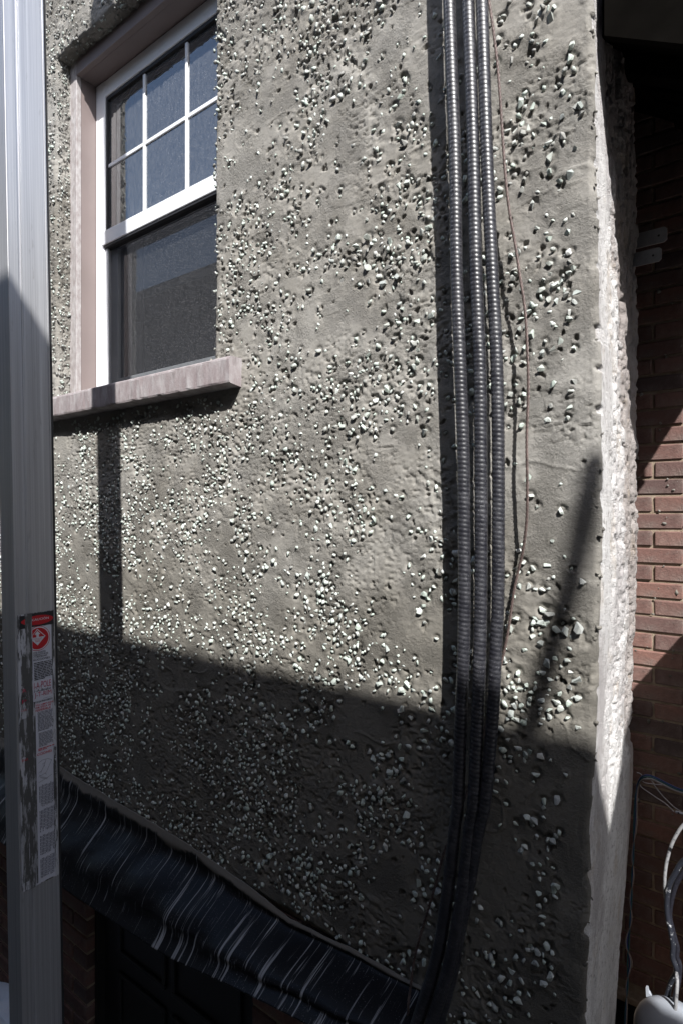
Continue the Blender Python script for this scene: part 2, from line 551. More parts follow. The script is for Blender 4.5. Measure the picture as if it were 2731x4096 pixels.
# irregular right-hand corner, measured at a few heights
CORNER = [(0, 2369), (300, 2372), (700, 2378), (1082, 2384), (1400, 2396), (1800, 2400), (2200, 2401), (2500, 2396),
          (2800, 2380), (3000, 2372), (3300, 2357), (3700, 2350), (4096, 2330), (4600, 2316)]
BACK = [(0, 2531), (200, 2536), (500, 2539), (750, 2545), (900, 2553), (1090, 2541), (1290, 2556), (1400, 2551), (1533, 2545),
        (1677, 2539), (1821, 2545), (1966, 2541), (2146, 2552), (2270, 2545), (2560, 2534), (2810, 2522), (2960, 2518), (3005, 2532),
        (3172, 2527), (3533, 2501), (3749, 2481), (4096, 2458), (4600, 2430)]
def edge_fn(tab, Y):
    zz = []; xx = []
    for py, px in tab:
        p = up(px, py, Y); zz.append(p.z); xx.append(p.x)
    o = np.argsort(zz)
    zz = np.array(zz)[o]; xx = np.array(xx)[o]
    return lambda z: np.interp(z, zz, xx)
xc = edge_fn(CORNER, H)
YR = 1.67
xb = edge_fn(BACK, YR)
XC = -0.300

# grid lines: finer towards the camera's right
xs = [XC]
while xs[-1] > -3.05:
    d = 0.0023 + 0.0018 * (abs(xs[-1]) - 0.3)
    xs.append(xs[-1] - d)
xs = np.array(xs[::-1])
xs = np.concatenate([np.arange(-6.0, xs[0] - 0.02, 0.06), xs])
zs = np.concatenate([np.arange(WB - 0.30, 2.30, 0.0031), np.arange(2.30, WTOP, 0.01)])
for v in (XL, XR):
    xs[np.argmin(abs(xs - v))] = v
for v in (ZB, ZT):
    zs[np.argmin(abs(zs - v))] = v
X, Z = np.meshgrid(xs, zs)
nr, nc = X.shape

hgt = 0.009 * (fbm(X / 0.50, Z / 0.50, 1, 2) - 0.5) + 0.0018 * (fbm(X / 0.12, Z / 0.12, 5, 3) - 0.5)
rough = sstep(0.47, 0.62, fbm(X / 0.16, Z / 0.16, 9, 3))
n1 = vn(X / 0.0075, Z / 0.0075, 2); n2 = vn(X / 0.013, Z / 0.011, 3)
n3 = vn(X / 0.030, Z / 0.012, 6)
hgt += (0.2 + rough) * 0.0017 * (n1 - 0.5) + rough * 0.0008 * (n2 - 0.5)
tear = sstep(0.66, 0.80, vn(X / 0.011, Z / 0.0065, 7)) * (0.25 + rough)
hgt -= 0.0024 * tear
# trowel drags: thin raised lips along warped contours
w = fbm(X / 0.33 + 0.3 * Z, Z / 0.21, 7, 3)
lip = np.exp(-((w - 0.47) / 0.006) ** 2) * sstep(0.45, 0.6, vn(X / 0.14, Z / 0.14, 4))
w2 = fbm(X / 0.22 - 0.5 * Z, Z / 0.3, 3, 3)
lip2 = np.exp(-((w2 - 0.55) / 0.005) ** 2) * sstep(0.5, 0.62, vn(X / 0.11, Z / 0.11, 8))
hgt += 0.0024 * lip + 0.0020 * lip2
# plaster lift edges (one coat overlapping the next)
lift = sstep(0.515, 0.525, fbm(X / 0.5, Z / 0.35, 6, 3)); hgt += 0.0016 * lift

# stones and pits: density measured coarsely over the wall
DX = [150, 450, 750, 1050, 1350, 1650, 1950, 2150, 2270, 2350]
DY = [0, 350, 700, 1050, 1400, 1750, 2100, 2450, 2800, 3150, 3500, 3850]
DEN = np.array([
    [.35, .5, .5, .50, .45, .50, .20, .40, .15, .00],
    [.75, .5, .5, .38, .45, .42, .20, .85, .18, .00],
    [.85, .5, .5, .42, .40, .40, .28, .60, .25, .00],
    [.85, .5, .6, .55, .38, .38, .30, .50, .45, .02],
    [.80, .6, .7, .65, .45, .45, .45, .50, .22, .00],
    [.75, .9, .7, .55, .60, .50, .30, .28, .38, .02],
    [.95, .85, .75, .60, .55, .50, .30, .20, .32, .00],
    [1.1, 1.0, .95, .95, .85, .60, .30, .65, .35, .02],
    [1.1, 1.1, 1.0, 1.0, .90, .65, .40, .75, .45, .04],
    [1.0, .90, 1.0, 1.0, .95, .65, .50, .55, .18, .02],
    [.8, .80, .75, .95, 1.0, .65, .50, .60, .15, .02],
    [.6, .60, .60, .50, .60, .60, .50, .35, .10, .02]])
def density(px, py):
    i = np.clip(np.searchsorted(DX, px) - 1, 0, len(DX) - 2); j = np.clip(np.searchsorted(DY, py) - 1, 0, len(DY) - 2)
    dx = np.array(DX); dy = np.array(DY)
    fx = np.clip((px - dx[i]) / (dx[i + 1] - dx[i]), 0, 1); fy = np.clip((py - dy[j]) / (dy[j + 1] - dy[j]), 0, 1)
    return (DEN[j, i] * (1 - fx) + DEN[j, i + 1] * fx) * (1 - fy) + (DEN[j + 1, i] * (1 - fx) + DEN[j + 1, i + 1] * fx) * fy

def foot(x):
    return np.interp(x, [-6, -1.13, -0.72, -0.64, -0.3], [WB, WB, WB - 0.03, WB - 0.28, WB - 0.28])

def scatter(n):
    x = rng.uniform(-3.05, XC, n); z = rng.uniform(WB - 0.2, 2.35, n)
    d = -x * SA + H * CA
    px = CX + F * (x * CA + H * SA) / d; py = CY - F * z / d
    de = density(px, py)
    cl = fbm(x / 0.13, z / 0.13, 10, 3); cl2 = vn(x / 0.035, z / 0.035, 11)
    cl = np.clip((cl - 0.27) * 3.4, 0.08, 1.7) * (0.55 + 0.9 * cl2)
    inwin = (x > XL - 0.012) & (x < XR + 0.006) & (z > ZB - 0.03) & (z < ZT + 0.006)
    insill = (x > -2.62) & (x < -1.30) & (z > 0.37) & (z < 0.485)
    pad = (xc(z) - x) > 0.012 + 0.03 * vn(z / 0.05, z * 0, 2)
    vis = (py > -160) & (py < 4330) & (z > foot(x) + 0.012)
    return x, z, px, py, de * cl, (~inwin) & (~insill) & pad & vis

# pits
x, z, px, py, p, ok = scatter(30000)
p = p * np.interp(py, [0, 1500, 2300], [1.45, 1.1, 0.55]) + 0.05
keep = ok & (rng.random(len(x)) < p * np.interp(px, [1500, 2100], [0.38, 0.24]))
for x0, z0 in zip(x[keep], z[keep]):
    a = rng.uniform(0.0036, 0.0082); b = a * rng.uniform(0.5, 1.0); th = rng.uniform(0, math.pi); dep = rng.uniform(0.004, 0.0095)
    i0, i1 = np.searchsorted(zs, (z0 - 3 * a, z0 + 3 * a)); j0, j1 = np.searchsorted(xs, (x0 - 3 * a, x0 + 3 * a))
    dx = X[i0:i1, j0:j1] - x0; dz = Z[i0:i1, j0:j1] - z0
    u = (dx * math.cos(th) + dz * math.sin(th)) / a; v = (-dx * math.sin(th) + dz * math.cos(th)) / b
    k_ = rng.uniform(-0.5, 0.5)
    u = u + k_ * v * v + 0.9 * (vn(X[i0:i1, j0:j1] / 0.004, Z[i0:i1, j0:j1] / 0.004, 4) - 0.5)
    v = v + 0.9 * (vn(X[i0:i1, j0:j1] / 0.004, Z[i0:i1, j0:j1] / 0.004, 9) - 0.5)
    r2 = u * u + v * v
    hgt[i0:i1, j0:j1] += -dep * np.exp(-(r2 ** 2.0)) + 0.0012 * np.exp(-((np.sqrt(r2) - 1.35) / 0.25) ** 2)

# stones
x, z, px, py, p, ok = scatter(60000)
keep = ok & (rng.random(len(x)) < p * 0.66)
sx, sz, spx, spy = x[keep], z[keep], px[keep], py[keep]
# drop stones lying on each other
order = np.argsort(rng.random(len(sx))); cell = {}
good = []
for i in order:
    k = (int(sx[i] / 0.012), int(sz[i] / 0.012)); bad = False
    for a in (-1, 0, 1):
        for b in (-1, 0, 1):
            for j in cell.get((k[0] + a, k[1] + b), ()):
                if (sx[i] - sx[j]) ** 2 + (sz[i] - sz[j]) ** 2 < 0.0082 ** 2: bad = True
    if not bad:
        cell.setdefault(k, []).append(i); good.append(i)
good = np.array(good)
sx, sz, spx, spy = sx[good], sz[good], spx[good], spy[good]
NS = len(sx)
slen = np.clip(rng.lognormal(math.log(0.0130), 0.27, NS), 0.0068, 0.022)
slen *= np.interp(spx, [700, 1500, 2300], [1.0, 1.08, 1.27])
emb = rng.random(NS)
for x0, z0, L_, e in zip(sx, sz, slen, emb):       # cement pushed up round each stone, or a hollow on one side
    a = L_ * 0.62
    i0, i1 = np.searchsorted(zs, (z0 - 2.2 * a, z0 + 2.2 * a)); j0, j1 = np.searchsorted(xs, (x0 - 2.2 * a, x0 + 2.2 * a))
    dx = X[i0:i1, j0:j1] - x0; dz = Z[i0:i1, j0:j1] - z0
    r = np.sqrt(dx * dx + dz * dz) / a
    hgt[i0:i1, j0:j1] += (0.0018 if e > 0.5 else -0.0045) * np.exp(-((r - 0.75) / 0.42) ** 2)

# fall back at the arrises
def arris(d, r=0.010): return np.where(d < r, (1 - np.sqrt(np.clip(1 - (1 - d / r) ** 2, 0, 1))) * r, 0)
rag = 0.006 * (fbm(X / 0.03, Z / 0.03, 8, 3) - 0.35)
dl = np.where((Z > ZB) & (Z < ZT), XL - X, 9); dl = np.where(dl < -1e-6, 9, dl)
dr = np.where((Z > ZB) & (Z < ZT), X - XR, 9); dr = np.where(dr < -1e-6, 9, dr)
dt = np.where((X > XL) & (X < XR), Z - ZT, 9); dt = np.where(dt < -1e-6, 9, dt)
for dd in (dl, dr, dt):
    hgt -= arris(np.abs(dd), 0.012)
hgt -= arris(np.maximum(XC - X, 0), 0.014)
hgt -= arris(np.maximum(Z - foot(X), 0), 0.02)

wr = np.clip((X + 0.62) / 0.32, 0, 1) ** 1.5                # bow of the corner
ragc = (fbm(Z / 0.11, Z * 0 + 3.3, 4, 5) - 0.5) * 0.014 - 0.010 * sstep(0.74, 0.84, vn(Z / 0.021, Z * 0 + 1.3, 6)) * vn(Z / 0.2, Z * 0 + 7, 3)
XW = X + wr * (xc(Z) - XC) + np.clip((X - XC + 0.022) / 0.022, 0, 1) ** 2 * ragc
edgej = (np.abs(dl) < 0.004) * (fbm(Z / 0.02, Z * 0, 5, 3) - 0.5) * 0.010
XW = XW + edgej - (np.abs(dr) < 0.004) * (fbm(Z / 0.02, Z * 0 + 9, 7, 3) - 0.5) * 0.012
ZW = Z + (np.abs(dt) < 0.004) * (fbm(X / 0.02, X * 0, 6, 3) - 0.5) * 0.014

YW = H - hgt
xm = 0.5 * (X[:-1, :-1] + X[1:, 1:]); zm = 0.5 * (Z[:-1, :-1] + Z[1:, 1:])
mask = ~((xm > XL) & (xm < XR) & (zm > ZB) & (zm < ZT)) & (zm > foot(xm) + 0.02 * (fbm(xm / 0.06, xm * 0 + 2, 3, 3) - 0.5))
me = mesh_np('stucco_wall', np.stack([XW, YW, ZW], -1).reshape(-1, 3), grid_faces(nr, nc, mask), True)
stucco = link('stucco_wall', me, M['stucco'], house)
stucco['label'] = 'fresh grey cement render dashed with pale stones'

def hgt_at(x, z):
    j = np.clip(np.searchsorted(xs, x), 0, nc - 1); i = np.clip(np.searchsorted(zs, z), 0, nr - 1)
    return hgt[i, j], XW[i, j] - X[i, j], ZW[i, j] - Z[i, j]

# reveal of the stucco round the opening (left, right, head)
jl = int(np.argmin(abs(xs - XL))); jr = int(np.argmin(abs(xs - XR)))
ib = int(np.argmin(abs(zs - ZB))); it = int(np.argmin(abs(zs - ZT)))
RD = 0.062
def reveal(ed, axis, sgn, nd=16):
    """ed: (n,3) front-edge points; extrude to Y = H + RD with roughness across `axis`"""
    n = len(ed); t = np.linspace(0, 1, nd)[None, :]
    P = np.repeat(ed[:, None, :], nd, 1).copy()
    s = ed[:, 2] if axis == 0 else ed[:, 0]
    P[:, :, 1] = ed[:, 1][:, None] * (1 - t) + (H + RD) * t
    nz = fbm(s[:, None] / 0.03 + 0 * t, t * 3, 2, 3) - 0.5
    P[:, :, axis] += sgn * (0.012 * nz + 0.006 * (vn(s[:, None] / 0.008 + 0 * t, t * 9, 5) - 0.5)) * np.minimum(1, t * 5)
    return P
pts = []; fcs = []; off = 0
for ed, ax, sg, fl in ((np.stack([XW[ib:it + 1, jl], YW[ib:it + 1, jl], ZW[ib:it + 1, jl]], -1), 0, 1, False),
                       (np.stack([XW[ib:it + 1, jr], YW[ib:it + 1, jr], ZW[ib:it + 1, jr]], -1), 0, -1, True),
                       (np.stack([XW[it, jl:jr + 1], YW[it, jl:jr + 1], ZW[it, jl:jr + 1]], -1), 2, -1, True)):
    P = reveal(ed, ax, sg)
    pts.append(P.reshape(-1, 3)); fcs.append(grid_faces(*P.shape[:2], flip=fl) + off); off += len(pts[-1])
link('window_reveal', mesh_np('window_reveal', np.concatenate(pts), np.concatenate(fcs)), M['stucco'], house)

# pebble shapes -----------------------------------------------------------
protos = []
for k in range(18):
    bm = bmesh.new()
    sc = (0.5, rng.uniform(0.30, 0.44), rng.uniform(0.22, 0.36))
    for q in range(13):
        d = rng.normal(size=3); d /= np.linalg.norm(d)
        d = np.sign(d) * np.abs(d) ** 0.8
        r = rng.uniform(0.82, 1.08)
        bm.verts.new((d[0] * sc[0] * r, d[1] * sc[1] * r, d[2] * sc[2] * r))
    bmesh.ops.convex_hull(bm, input=bm.verts)
    bmesh.ops.delete(bm, geom=[v for v in bm.verts if not v.link_faces], context='VERTS')
    bmesh.ops.triangulate(bm, faces=bm.faces)
    me = bpy.data.meshes.new('pebble')
    bm.to_mesh(me); bm.free()
    me.materials.append(M['pebble'])
    v = np.array([p.co[:] for p in me.vertices]); f = np.array([p.vertices[:] for p in me.polygons])
    protos.append((me, v, f))

def rotmats(n, tilt=0.55):
    out = []
    for i in range(n):
        a = random.uniform(0, 2 * math.pi)
        m = (Matrix.Rotation(random.gauss(0, tilt), 3, 'X') @ Matrix.Rotation(random.gauss(0, tilt), 3, 'Z')
             @ Matrix.Rotation(a, 3, 'Y') @ Matrix.Rotation(math.pi / 2, 3, 'X'))
        out.append(m)
    return out

hh, ddx, ddz = hgt_at(sx, sz)
rot = rotmats(NS)
sy = H - hh - slen * np.where(emb > 0.70, -0.03, np.where(emb > 0.18, 0.035, 0.11))
sxx = sx + ddx; szz = sz + ddz
# the largest in view become objects of their own
dist = np.sqrt(sx ** 2 + H ** 2 + sz ** 2)
inview = (spx > 215) & (spx < 2400) & (spy > 0) & (spy < 4090) & ~((spx > 1760) & (spx < 2020))
size = slen / dist * np.where(inview, 1, 0) * np.interp(spx, [300, 2300], [0.6, 1.0])
top = set(np.argsort(-size)[:300].tolist())
vs = []; fs = []; off = 0
for i in range(NS):
    me, v, f = protos[i % len(protos)]
    m = np.array(rot[i])
    if i in top:
        o = bpy.data.objects.new('pebble', me)
        COL.objects.link(o)
        o.parent = stucco
        o.matrix_parent_inverse = Matrix.Identity(4)
        o.matrix_local = Matrix.Translation((sxx[i], sy[i], szz[i])) @ rot[i].to_4x4() @ Matrix.Scale(slen[i], 4)
    else:
        vs.append((v * slen[i]) @ m.T + np.array((sxx[i], sy[i], szz[i])))
        fs.append(f + off); off += len(v)
# stones pressed into the reveal: left side and head
def add_reveal_stones(n, fn):
    global off
    for i in range(n):
        me, v, f = protos[i % len(protos)]
        p, nrm = fn()
        L_ = float(np.clip(rng.lognormal(math.log(0.011), 0.25), 0.006, 0.018))
        q = np.array((Matrix.Rotation(random.uniform(0, 6.28), 3, 'Y') @ Matrix.Rotation(random.uniform(0, 6.28), 3, 'X')))
        vs.append((v * L_) @ q.T + p); fs.append(f + off); off += len(v)
add_reveal_stones(330, lambda: (np.array((XL + 0.001 + rng.uniform(-0.002, 0.003), rng.uniform(H + 0.002, H + RD - 0.006), rng.uniform(ZB + 0.03, ZT - 0.01))), None))
add_reveal_stones(170, lambda: (np.array((rng.uniform(XL + 0.02, XR - 0.02), rng.uniform(H + 0.004, H + RD - 0.006), ZT - 0.002 + rng.uniform(-0.003, 0.002))), None))
add_reveal_stones(70, lambda: (np.array((XR - 0.001 + rng.uniform(-0.003, 0.002), rng.uniform(H - 0.002, H + 0.02), rng.uniform(ZB + 0.03, ZT - 0.01))), None))
ps = link('pebble_dash', mesh_np('pebble_dash', np.concatenate(vs), np.concatenate(fs), False), M['pebble'], stucco)
ps['kind'] = 'stuff'
ps.matrix_parent_inverse = Matrix.Identity(4)
# children built in world coordinates: keep their place
def world_child(o, parent):
    o.parent = parent
    o.matrix_parent_inverse = Matrix.Identity(4) if parent.parent is None and parent.type != 'EMPTY' else Matrix.Identity(4)

# white plaster end of the wall ------------------------------------------
rz = np.concatenate([np.arange(-1.62, 1.30, 0.0032), np.arange(1.30, WTOP, 0.02)])
rt = np.linspace(0, 1, 130)
T, RZ = np.meshgrid(rt, rz)
jj = nc - 1
frontx = np.interp(rz, zs, XW[:, jj]); fronty = np.interp(rz, zs, YW[:, jj])
frontx = np.where(rz < WB - 0.28, xc(rz) + 0.0, frontx); fronty = np.where(rz < WB - 0.28, H + 0.012, fronty)
bx_ = xb(rz) + (fbm(rz / 0.03, rz * 0, 9, 3) - 0.5) * 0.010 * (rz > -0.62)
xsm = xc(rz)
RX = xsm[:, None] * (1 - T) + bx_[:, None] * T + (frontx - xsm)[:, None] * np.exp(-T / 0.035)
RY = fronty[:, None] * (1 - T) + YR * T
gr = fbm(RZ / 0.22, RZ * 0 + 1.7, 3, 3) - 0.5
gpos = 0.50 + 0.16 * gr + 0.06 * np.sin(RZ * 2.1)
ridge = 0.010 * np.exp(-((T - gpos) / 0.05) ** 2) - 0.014 * np.exp(-((T - gpos - 0.10) / 0.045) ** 2)
ridge += 0.007 * np.exp(-((T - gpos + 0.2 + 0.1 * gr) / 0.03) ** 2) - 0.006 * np.exp(-((T - 0.82 - 0.1 * gr) / 0.05) ** 2)
ridge *= 0.7 * sstep(-0.66, -0.52, RZ)
rr = sstep(0.18, 0.36, T + 0.25 * (fbm(T * 3, RZ / 0.12, 5, 3) - 0.5)) * sstep(-0.70, -0.5, RZ) + 0.10
lump = 0.009 * (fbm(T / 0.10, RZ / 0.40, 2, 4) - 0.5) + 0.0055 * (fbm(T / 0.04, RZ / 0.022, 6, 4) - 0.5)
pit = -0.009 * sstep(0.62, 0.74, fbm(T / 0.05, RZ / 0.045, 8, 3)) - 0.004 * sstep(0.62, 0.75, vn(T / 0.025, RZ / 0.011, 10))
fadei = np.minimum(1, T * 12)
RX = RX + (ridge + rr * (lump + pit)) * fadei
RY = RY + 0.010 * (fbm(RZ / 0.04, RZ * 0 + 5, 7, 4) - 0.5) * T * (RZ > -0.62)
V = np.stack([RX, RY, RZ], -1)
# turn the back edge away from view
back = V[:, -1:, :].copy(); back[:, :, 0] -= 0.16; back[:, :, 1] += 0.004
V = np.concatenate([V, back], 1)
cr = link('corner_return', mesh_np('corner_return', V.reshape(-1, 3), grid_faces(*V.shape[:2])), M['white_plaster'], house)
cr['label'] = 'rough white plaster end of the wall beside the brickwork'

# stone crumbs and cement lips along the corner
mb = MB()
lv = []; lf = []; off = 0
for k in range(70):
    zz = random.uniform(-1.1, 1.1)
    me, v, f = protos[k % len(protos)]
    L_ = random.uniform(0.004, 0.016)
    q = np.array(Matrix.Rotation(random.uniform(0, 6.28), 3, 'Y') @ Matrix.Rotation(random.uniform(0, 6.28), 3, 'X'))
    lv.append((v * L_) @ q.T + np.array((float(np.interp(zz, rz, frontx)) + random.uniform(-0.008, 0.003), H + random.uniform(-0.001, 0.012), zz)))
    lf.append(f + off); off += len(v)
cl = link('cement_crumbs', mesh_np('cement_crumbs', np.concatenate(lv), np.concatenate(lf), False), M['stucco'], house)
cl['kind'] = 'stuff'

# body of the house behind the render, round a dim room
core = MB()
core.box(-1.30, -0.50, 1.34, 2.60, GZ + 1.9, WTOP)
core.box(-6.0, -2.60, 1.34, 2.60, GZ, WTOP)
core.box(-2.60, -1.30, 2.45, 2.60, GZ + 1.9, WTOP)
core.box(-2.60, -1.30, 1.36, 2.45, 1.95, WTOP)
core.box(-2.60, -1.30, 1.34, 2.45, GZ + 1.9, 0.40)
core.build('masonry_core', M['concrete'], house)
rm = MB()
rm.poly([(-2.595, 2.44, 0.405), (-1.305, 2.44, 0.405), (-1.305, 2.44, 1.945), (-2.595, 2.44, 1.945)])
rm.poly([(-2.595, 1.42, 0.405), (-2.595, 2.44, 0.405), (-2.595, 2.44, 1.945), (-2.595, 1.42, 1.945)])
rm.poly([(-1.305, 1.42, 0.405), (-1.305, 2.44, 0.405), (-1.305, 2.44, 1.945), (-1.305, 1.42, 1.945)])
rm.poly([(-2.595, 1.42, 0.405), (-1.305, 1.42, 0.405), (-1.305, 2.44, 0.405), (-2.595, 2.44, 0.405)])
rm.build('room', M['room_wall'], house)

# capping of brown metal round the opening
YT, YF = H + RD, 1.398
x0c, x1c, ztc = XL + 0.0495, XR - 0.052, ZT - 0.060
e = MB()
e.box(XL - 0.03, x0c, YT - 0.002, YT + 0.02, ZB - 0.02, ZT + 0.02)
e.build('capping_face', M['capping_edge'], house, bevel=0.002)
e = MB()
e.box(x1c, XR + 0.03, YT - 0.002, YT + 0.02, ZB - 0.02, ZT + 0.02)
e.build('capping_face', M['capping_edge'], house, bevel=0.002)
e = MB().box(x0c - 0.0, x1c, YT - 0.003, YT + 0.02, ztc, ZT + 0.02)
e.build('head_capping', M['brown_capping'], house, bevel=0.002)
e = MB()
e.box(x0c - 0.03, x0c, YT + 0.0205, YF + 0.03, ZB - 0.02, ztc + 0.03)
e.box(x1c, x1c + 0.03, YT + 0.0205, YF + 0.03, ZB - 0.02, ztc + 0.03)
e.box(x0c + 0.0005, x1c - 0.0005, YT + 0.0205, YF + 0.03, ztc + 0.001, ztc + 0.03)
e.build('reveal_capping', M['brown_capping'], house)

# the window
XI0, XI1 = -2.314, -1.510
ZH, ZM, ZRT, ZRB, ZLO = 1.778, 1.483, 1.199, 1.139, 0.520
fr = MB()
fr.box(x0c + 0.0015, XI0, YF, YF + 0.07, ZB - 0.02, ztc - 0.001)
fr.box(XI1, x1c - 0.0015, YF, YF + 0.07, ZB - 0.02, ztc - 0.001)
fr.box(XI0, XI1, YF + 0.001, YF + 0.069, ZH, ztc - 0.0015)
fr.box(XI0, XI1, YF + 0.001, YF + 0.069, ZB - 0.02, ZLO)
window = fr.build('window', M['white_vinyl'], house, bevel=0.003)
window['label'] = 'white sliding sash window, six panes above an insect screen'
r_ = MB().box(XI0 - 0.010, XI1 + 0.010, YF - 0.008, YF + 0.05, ZRB, ZRT)
r_.build('meeting_rail', M['white_vinyl'], window, bevel=0.003)
g = MB().box(XI0, XI1, YF - 0.004, YF + 0.03, ZRB - 0.010, ZRB - 0.0005); g.build('rail_gasket', M['dark_gasket'], window)
# sash stiles of the upper sash
stl = MB().box(XI0 + 0.0005, XI0 + 0.010, YF + 0.006, YF + 0.05, ZRT, ZH - 0.0005); stl.build('sash_stile', M['dark_gasket'], window)
stl = MB().box(XI1 - 0.010, XI1 - 0.0005, YF + 0.006, YF + 0.05, ZRT, ZH - 0.0005); stl.build('sash_stile', M['dark_gasket'], window)
hd = MB().box(XI0 + 0.010, XI1 - 0.010, YF + 0.006, YF + 0.05, ZH - 0.014, ZH - 0.0005); hd.build('sash_head', M['dark_gasket'], window)
mu = [-2.049, -1.783]
for m_ in mu:
    MB().box(m_ - 0.0075, m_ + 0.0075, YF + 0.010, YF + 0.020, ZRT + 0.0005, ZH - 0.0145).build('muntin', M['white_vinyl'], window, bevel=0.002)
cols = [XI0 + 0.010, mu[0], mu[1], XI1 - 0.010]
for k in range(3):
    a = cols[k] + (0.0075 if k else 0.0003); b = cols[k + 1] - (0.0075 if k < 2 else 0.0003)
    MB().box(a, b, YF + 0.0105, YF + 0.0195, ZM - 0.0075, ZM + 0.0075).build('muntin', M['white_vinyl'], window, bevel=0.002)
    for z0, z1 in ((ZRT + 0.001, ZM - 0.008), (ZM + 0.008, ZH - 0.015)):
        MB().poly([(a, YF + 0.016, z0), (b, YF + 0.016, z0), (b, YF + 0.016, z1), (a, YF + 0.016, z1)]).build('pane', M['window_glass'], window)
# lower half: screen outside, sash and glass behind
sf = MB()
sf.box(XI0 + 0.0005, XI0 + 0.013, YF + 0.004, YF + 0.016, ZLO + 0.0005, ZRB - 0.011)
sf.box(XI1 - 0.013, XI1 - 0.0005, YF + 0.004, YF + 0.016, ZLO + 0.0005, ZRB - 0.011)
sf.build('screen_frame', M['white_vinyl'], window, bevel=0.002)
MB().poly([(XI0 + 0.013, YF + 0.011, ZLO + 0.001), (XI1 - 0.013, YF + 0.011, ZLO + 0.001), (XI1 - 0.013, YF + 0.011, ZRB - 0.011), (XI0 + 0.013, YF + 0.011, ZRB - 0.011)]).build('insect_screen', M['insect_screen'], window)
ls = MB()
ls.box(XI0 + 0.0006, XI0 + 0.050, YF + 0.030, YF + 0.062, ZLO + 0.0006, ZRB - 0.012)
ls.box(XI1 - 0.050, XI1 - 0.0006, YF + 0.030, YF + 0.062, ZLO + 0.0006, ZRB - 0.012)
ls.box(XI0 + 0.050, XI1 - 0.050, YF + 0.031, YF + 0.061, ZLO + 0.0007, ZLO + 0.05)
ls.build('lower_sash', M['grey_vinyl'], window, bevel=0.003)
MB().poly([(XI0 + 0.05, YF + 0.045, ZLO + 0.05), (XI1 - 0.05, YF + 0.045, ZLO + 0.05), (XI1 - 0.05, YF + 0.045, ZRB), (XI0 + 0.05, YF + 0.045, ZRB)]).build('pane', M['window_glass'], window)
# a curtain drawn to the left inside
cv = []
nn = 60
for i in range(nn):
    t = i / (nn - 1)
    cv.append((-2.50 + 0.22 * t, 1.56 + 0.020 * math.sin(t * 26) + 0.008 * math.sin(t * 61)))
cm = MB()
for i in range(nn - 1):
    (a0, b0), (a1, b1) = cv[i], cv[i + 1]
    cm.poly([(a0, b0, 0.42), (a1, b1, 0.42), (a1, b1, 1.92), (a0, b0, 1.92)])
curt = cm.build('curtain', M['curtain'], smooth=True, label='pale curtain drawn aside behind the window glass', cat='curtain')

# window sill
n = 70
sil = []
X0s, X1s = -2.62, -1.316
prof = [(1.34, 0.470), (1.2035, 0.468), (1.1985, 0.464), (1.197, 0.458), (1.197, 0.394), (1.199, 0.3885), (1.204, 0.387), (1.2585, 0.381), (1.34, 0.385)]
xv = np.linspace(X0s, X1s, n)
P = np.zeros((n, len(prof), 3))
for i, xx in enumerate(xv):
    for j, (yy, zz) in enumerate(prof):
        wob = (float(vn(xx / 0.03, j * 1.7, 3)) - 0.5) * 0.0028
        P[i, j] = (xx + (0.003 if j in (0, 8) else 0) * 0, yy + wob * (1 if 0 < j < 8 else 0), zz + wob * 0.8)
fv = P.reshape(-1, 3)
ff = grid_faces(n, len(prof))
mesh_s = bpy.data.meshes.new('window_sill')
capl = [list(range(len(prof)))[::-1], [(n - 1) * len(prof) + j for j in range(len(prof))]]
mesh_s.from_pydata(fv.tolist(), [], ff.tolist() + capl)
sill = link('window_sill', mesh_s, M['sill_stone'], house)
sill['label'] = 'pinkish stone window sill streaked with cement'
# cement dabs on the sill end
dv = []; df_ = []; off = 0
for k in range(26):
    me, v, f = protos[k % len(protos)]
    L_ = random.uniform(0.008, 0.022)
    if k < 14: p = (random.uniform(-1.46, -1.325), random.uniform(1.222, 1.25), 0.472 + random.uniform(-0.001, 0.010))
    else: p = (random.uniform(-2.25, -1.5), random.uniform(1.199, 1.215), 0.4665)
    if k >= 14: L_ *= 0.5
    q = np.array(Matrix.Rotation(random.uniform(0, 6.28), 3, 'Y') @ Matrix.Rotation(random.uniform(0, 6.28), 3, 'X'))
    dv.append((v * L_) @ q.T + np.array(p)); df_.append(f + off); off += len(v)
dbo = link('cement_dabs', mesh_np('cement_dabs', np.concatenate(dv), np.concatenate(df_), False), M['stucco'], house)
dbo['kind'] = 'stuff'

# ------------------------------------------------------------------ lower storey under the membrane
CP = 0.0685                               # brick course
brick_me = {}
def brick_mesh(L, Hh, D, key):
    if key in brick_me: return brick_me[key]
    b = MB().box(-L / 2, L / 2, 0, D, -Hh / 2, Hh / 2)
    me = b.mesh('brick', bevel=0.0035, seg=1)
    for v in me.vertices:
        v.co += Vector((random.gauss(0, 0.0009), random.gauss(0, 0.0008), random.gauss(0, 0.0009)))
    me.materials.append(M['brick'])
    brick_me[key] = me
    return me
def put_brick(me, parent, loc, rz=0.0):
    o = bpy.data.objects.new('brick', me); COL.objects.link(o)
    o.parent = parent
    o.matrix_parent_inverse = Matrix.Identity(4)
    o.matrix_local = Matrix.Translation(Vector(loc) - Vector(parent_origin(parent))) @ Matrix.Rotation(rz + random.gauss(0, 0.004), 4, 'Z')
    return o
def parent_origin(p):
    return (0, 0, 0)

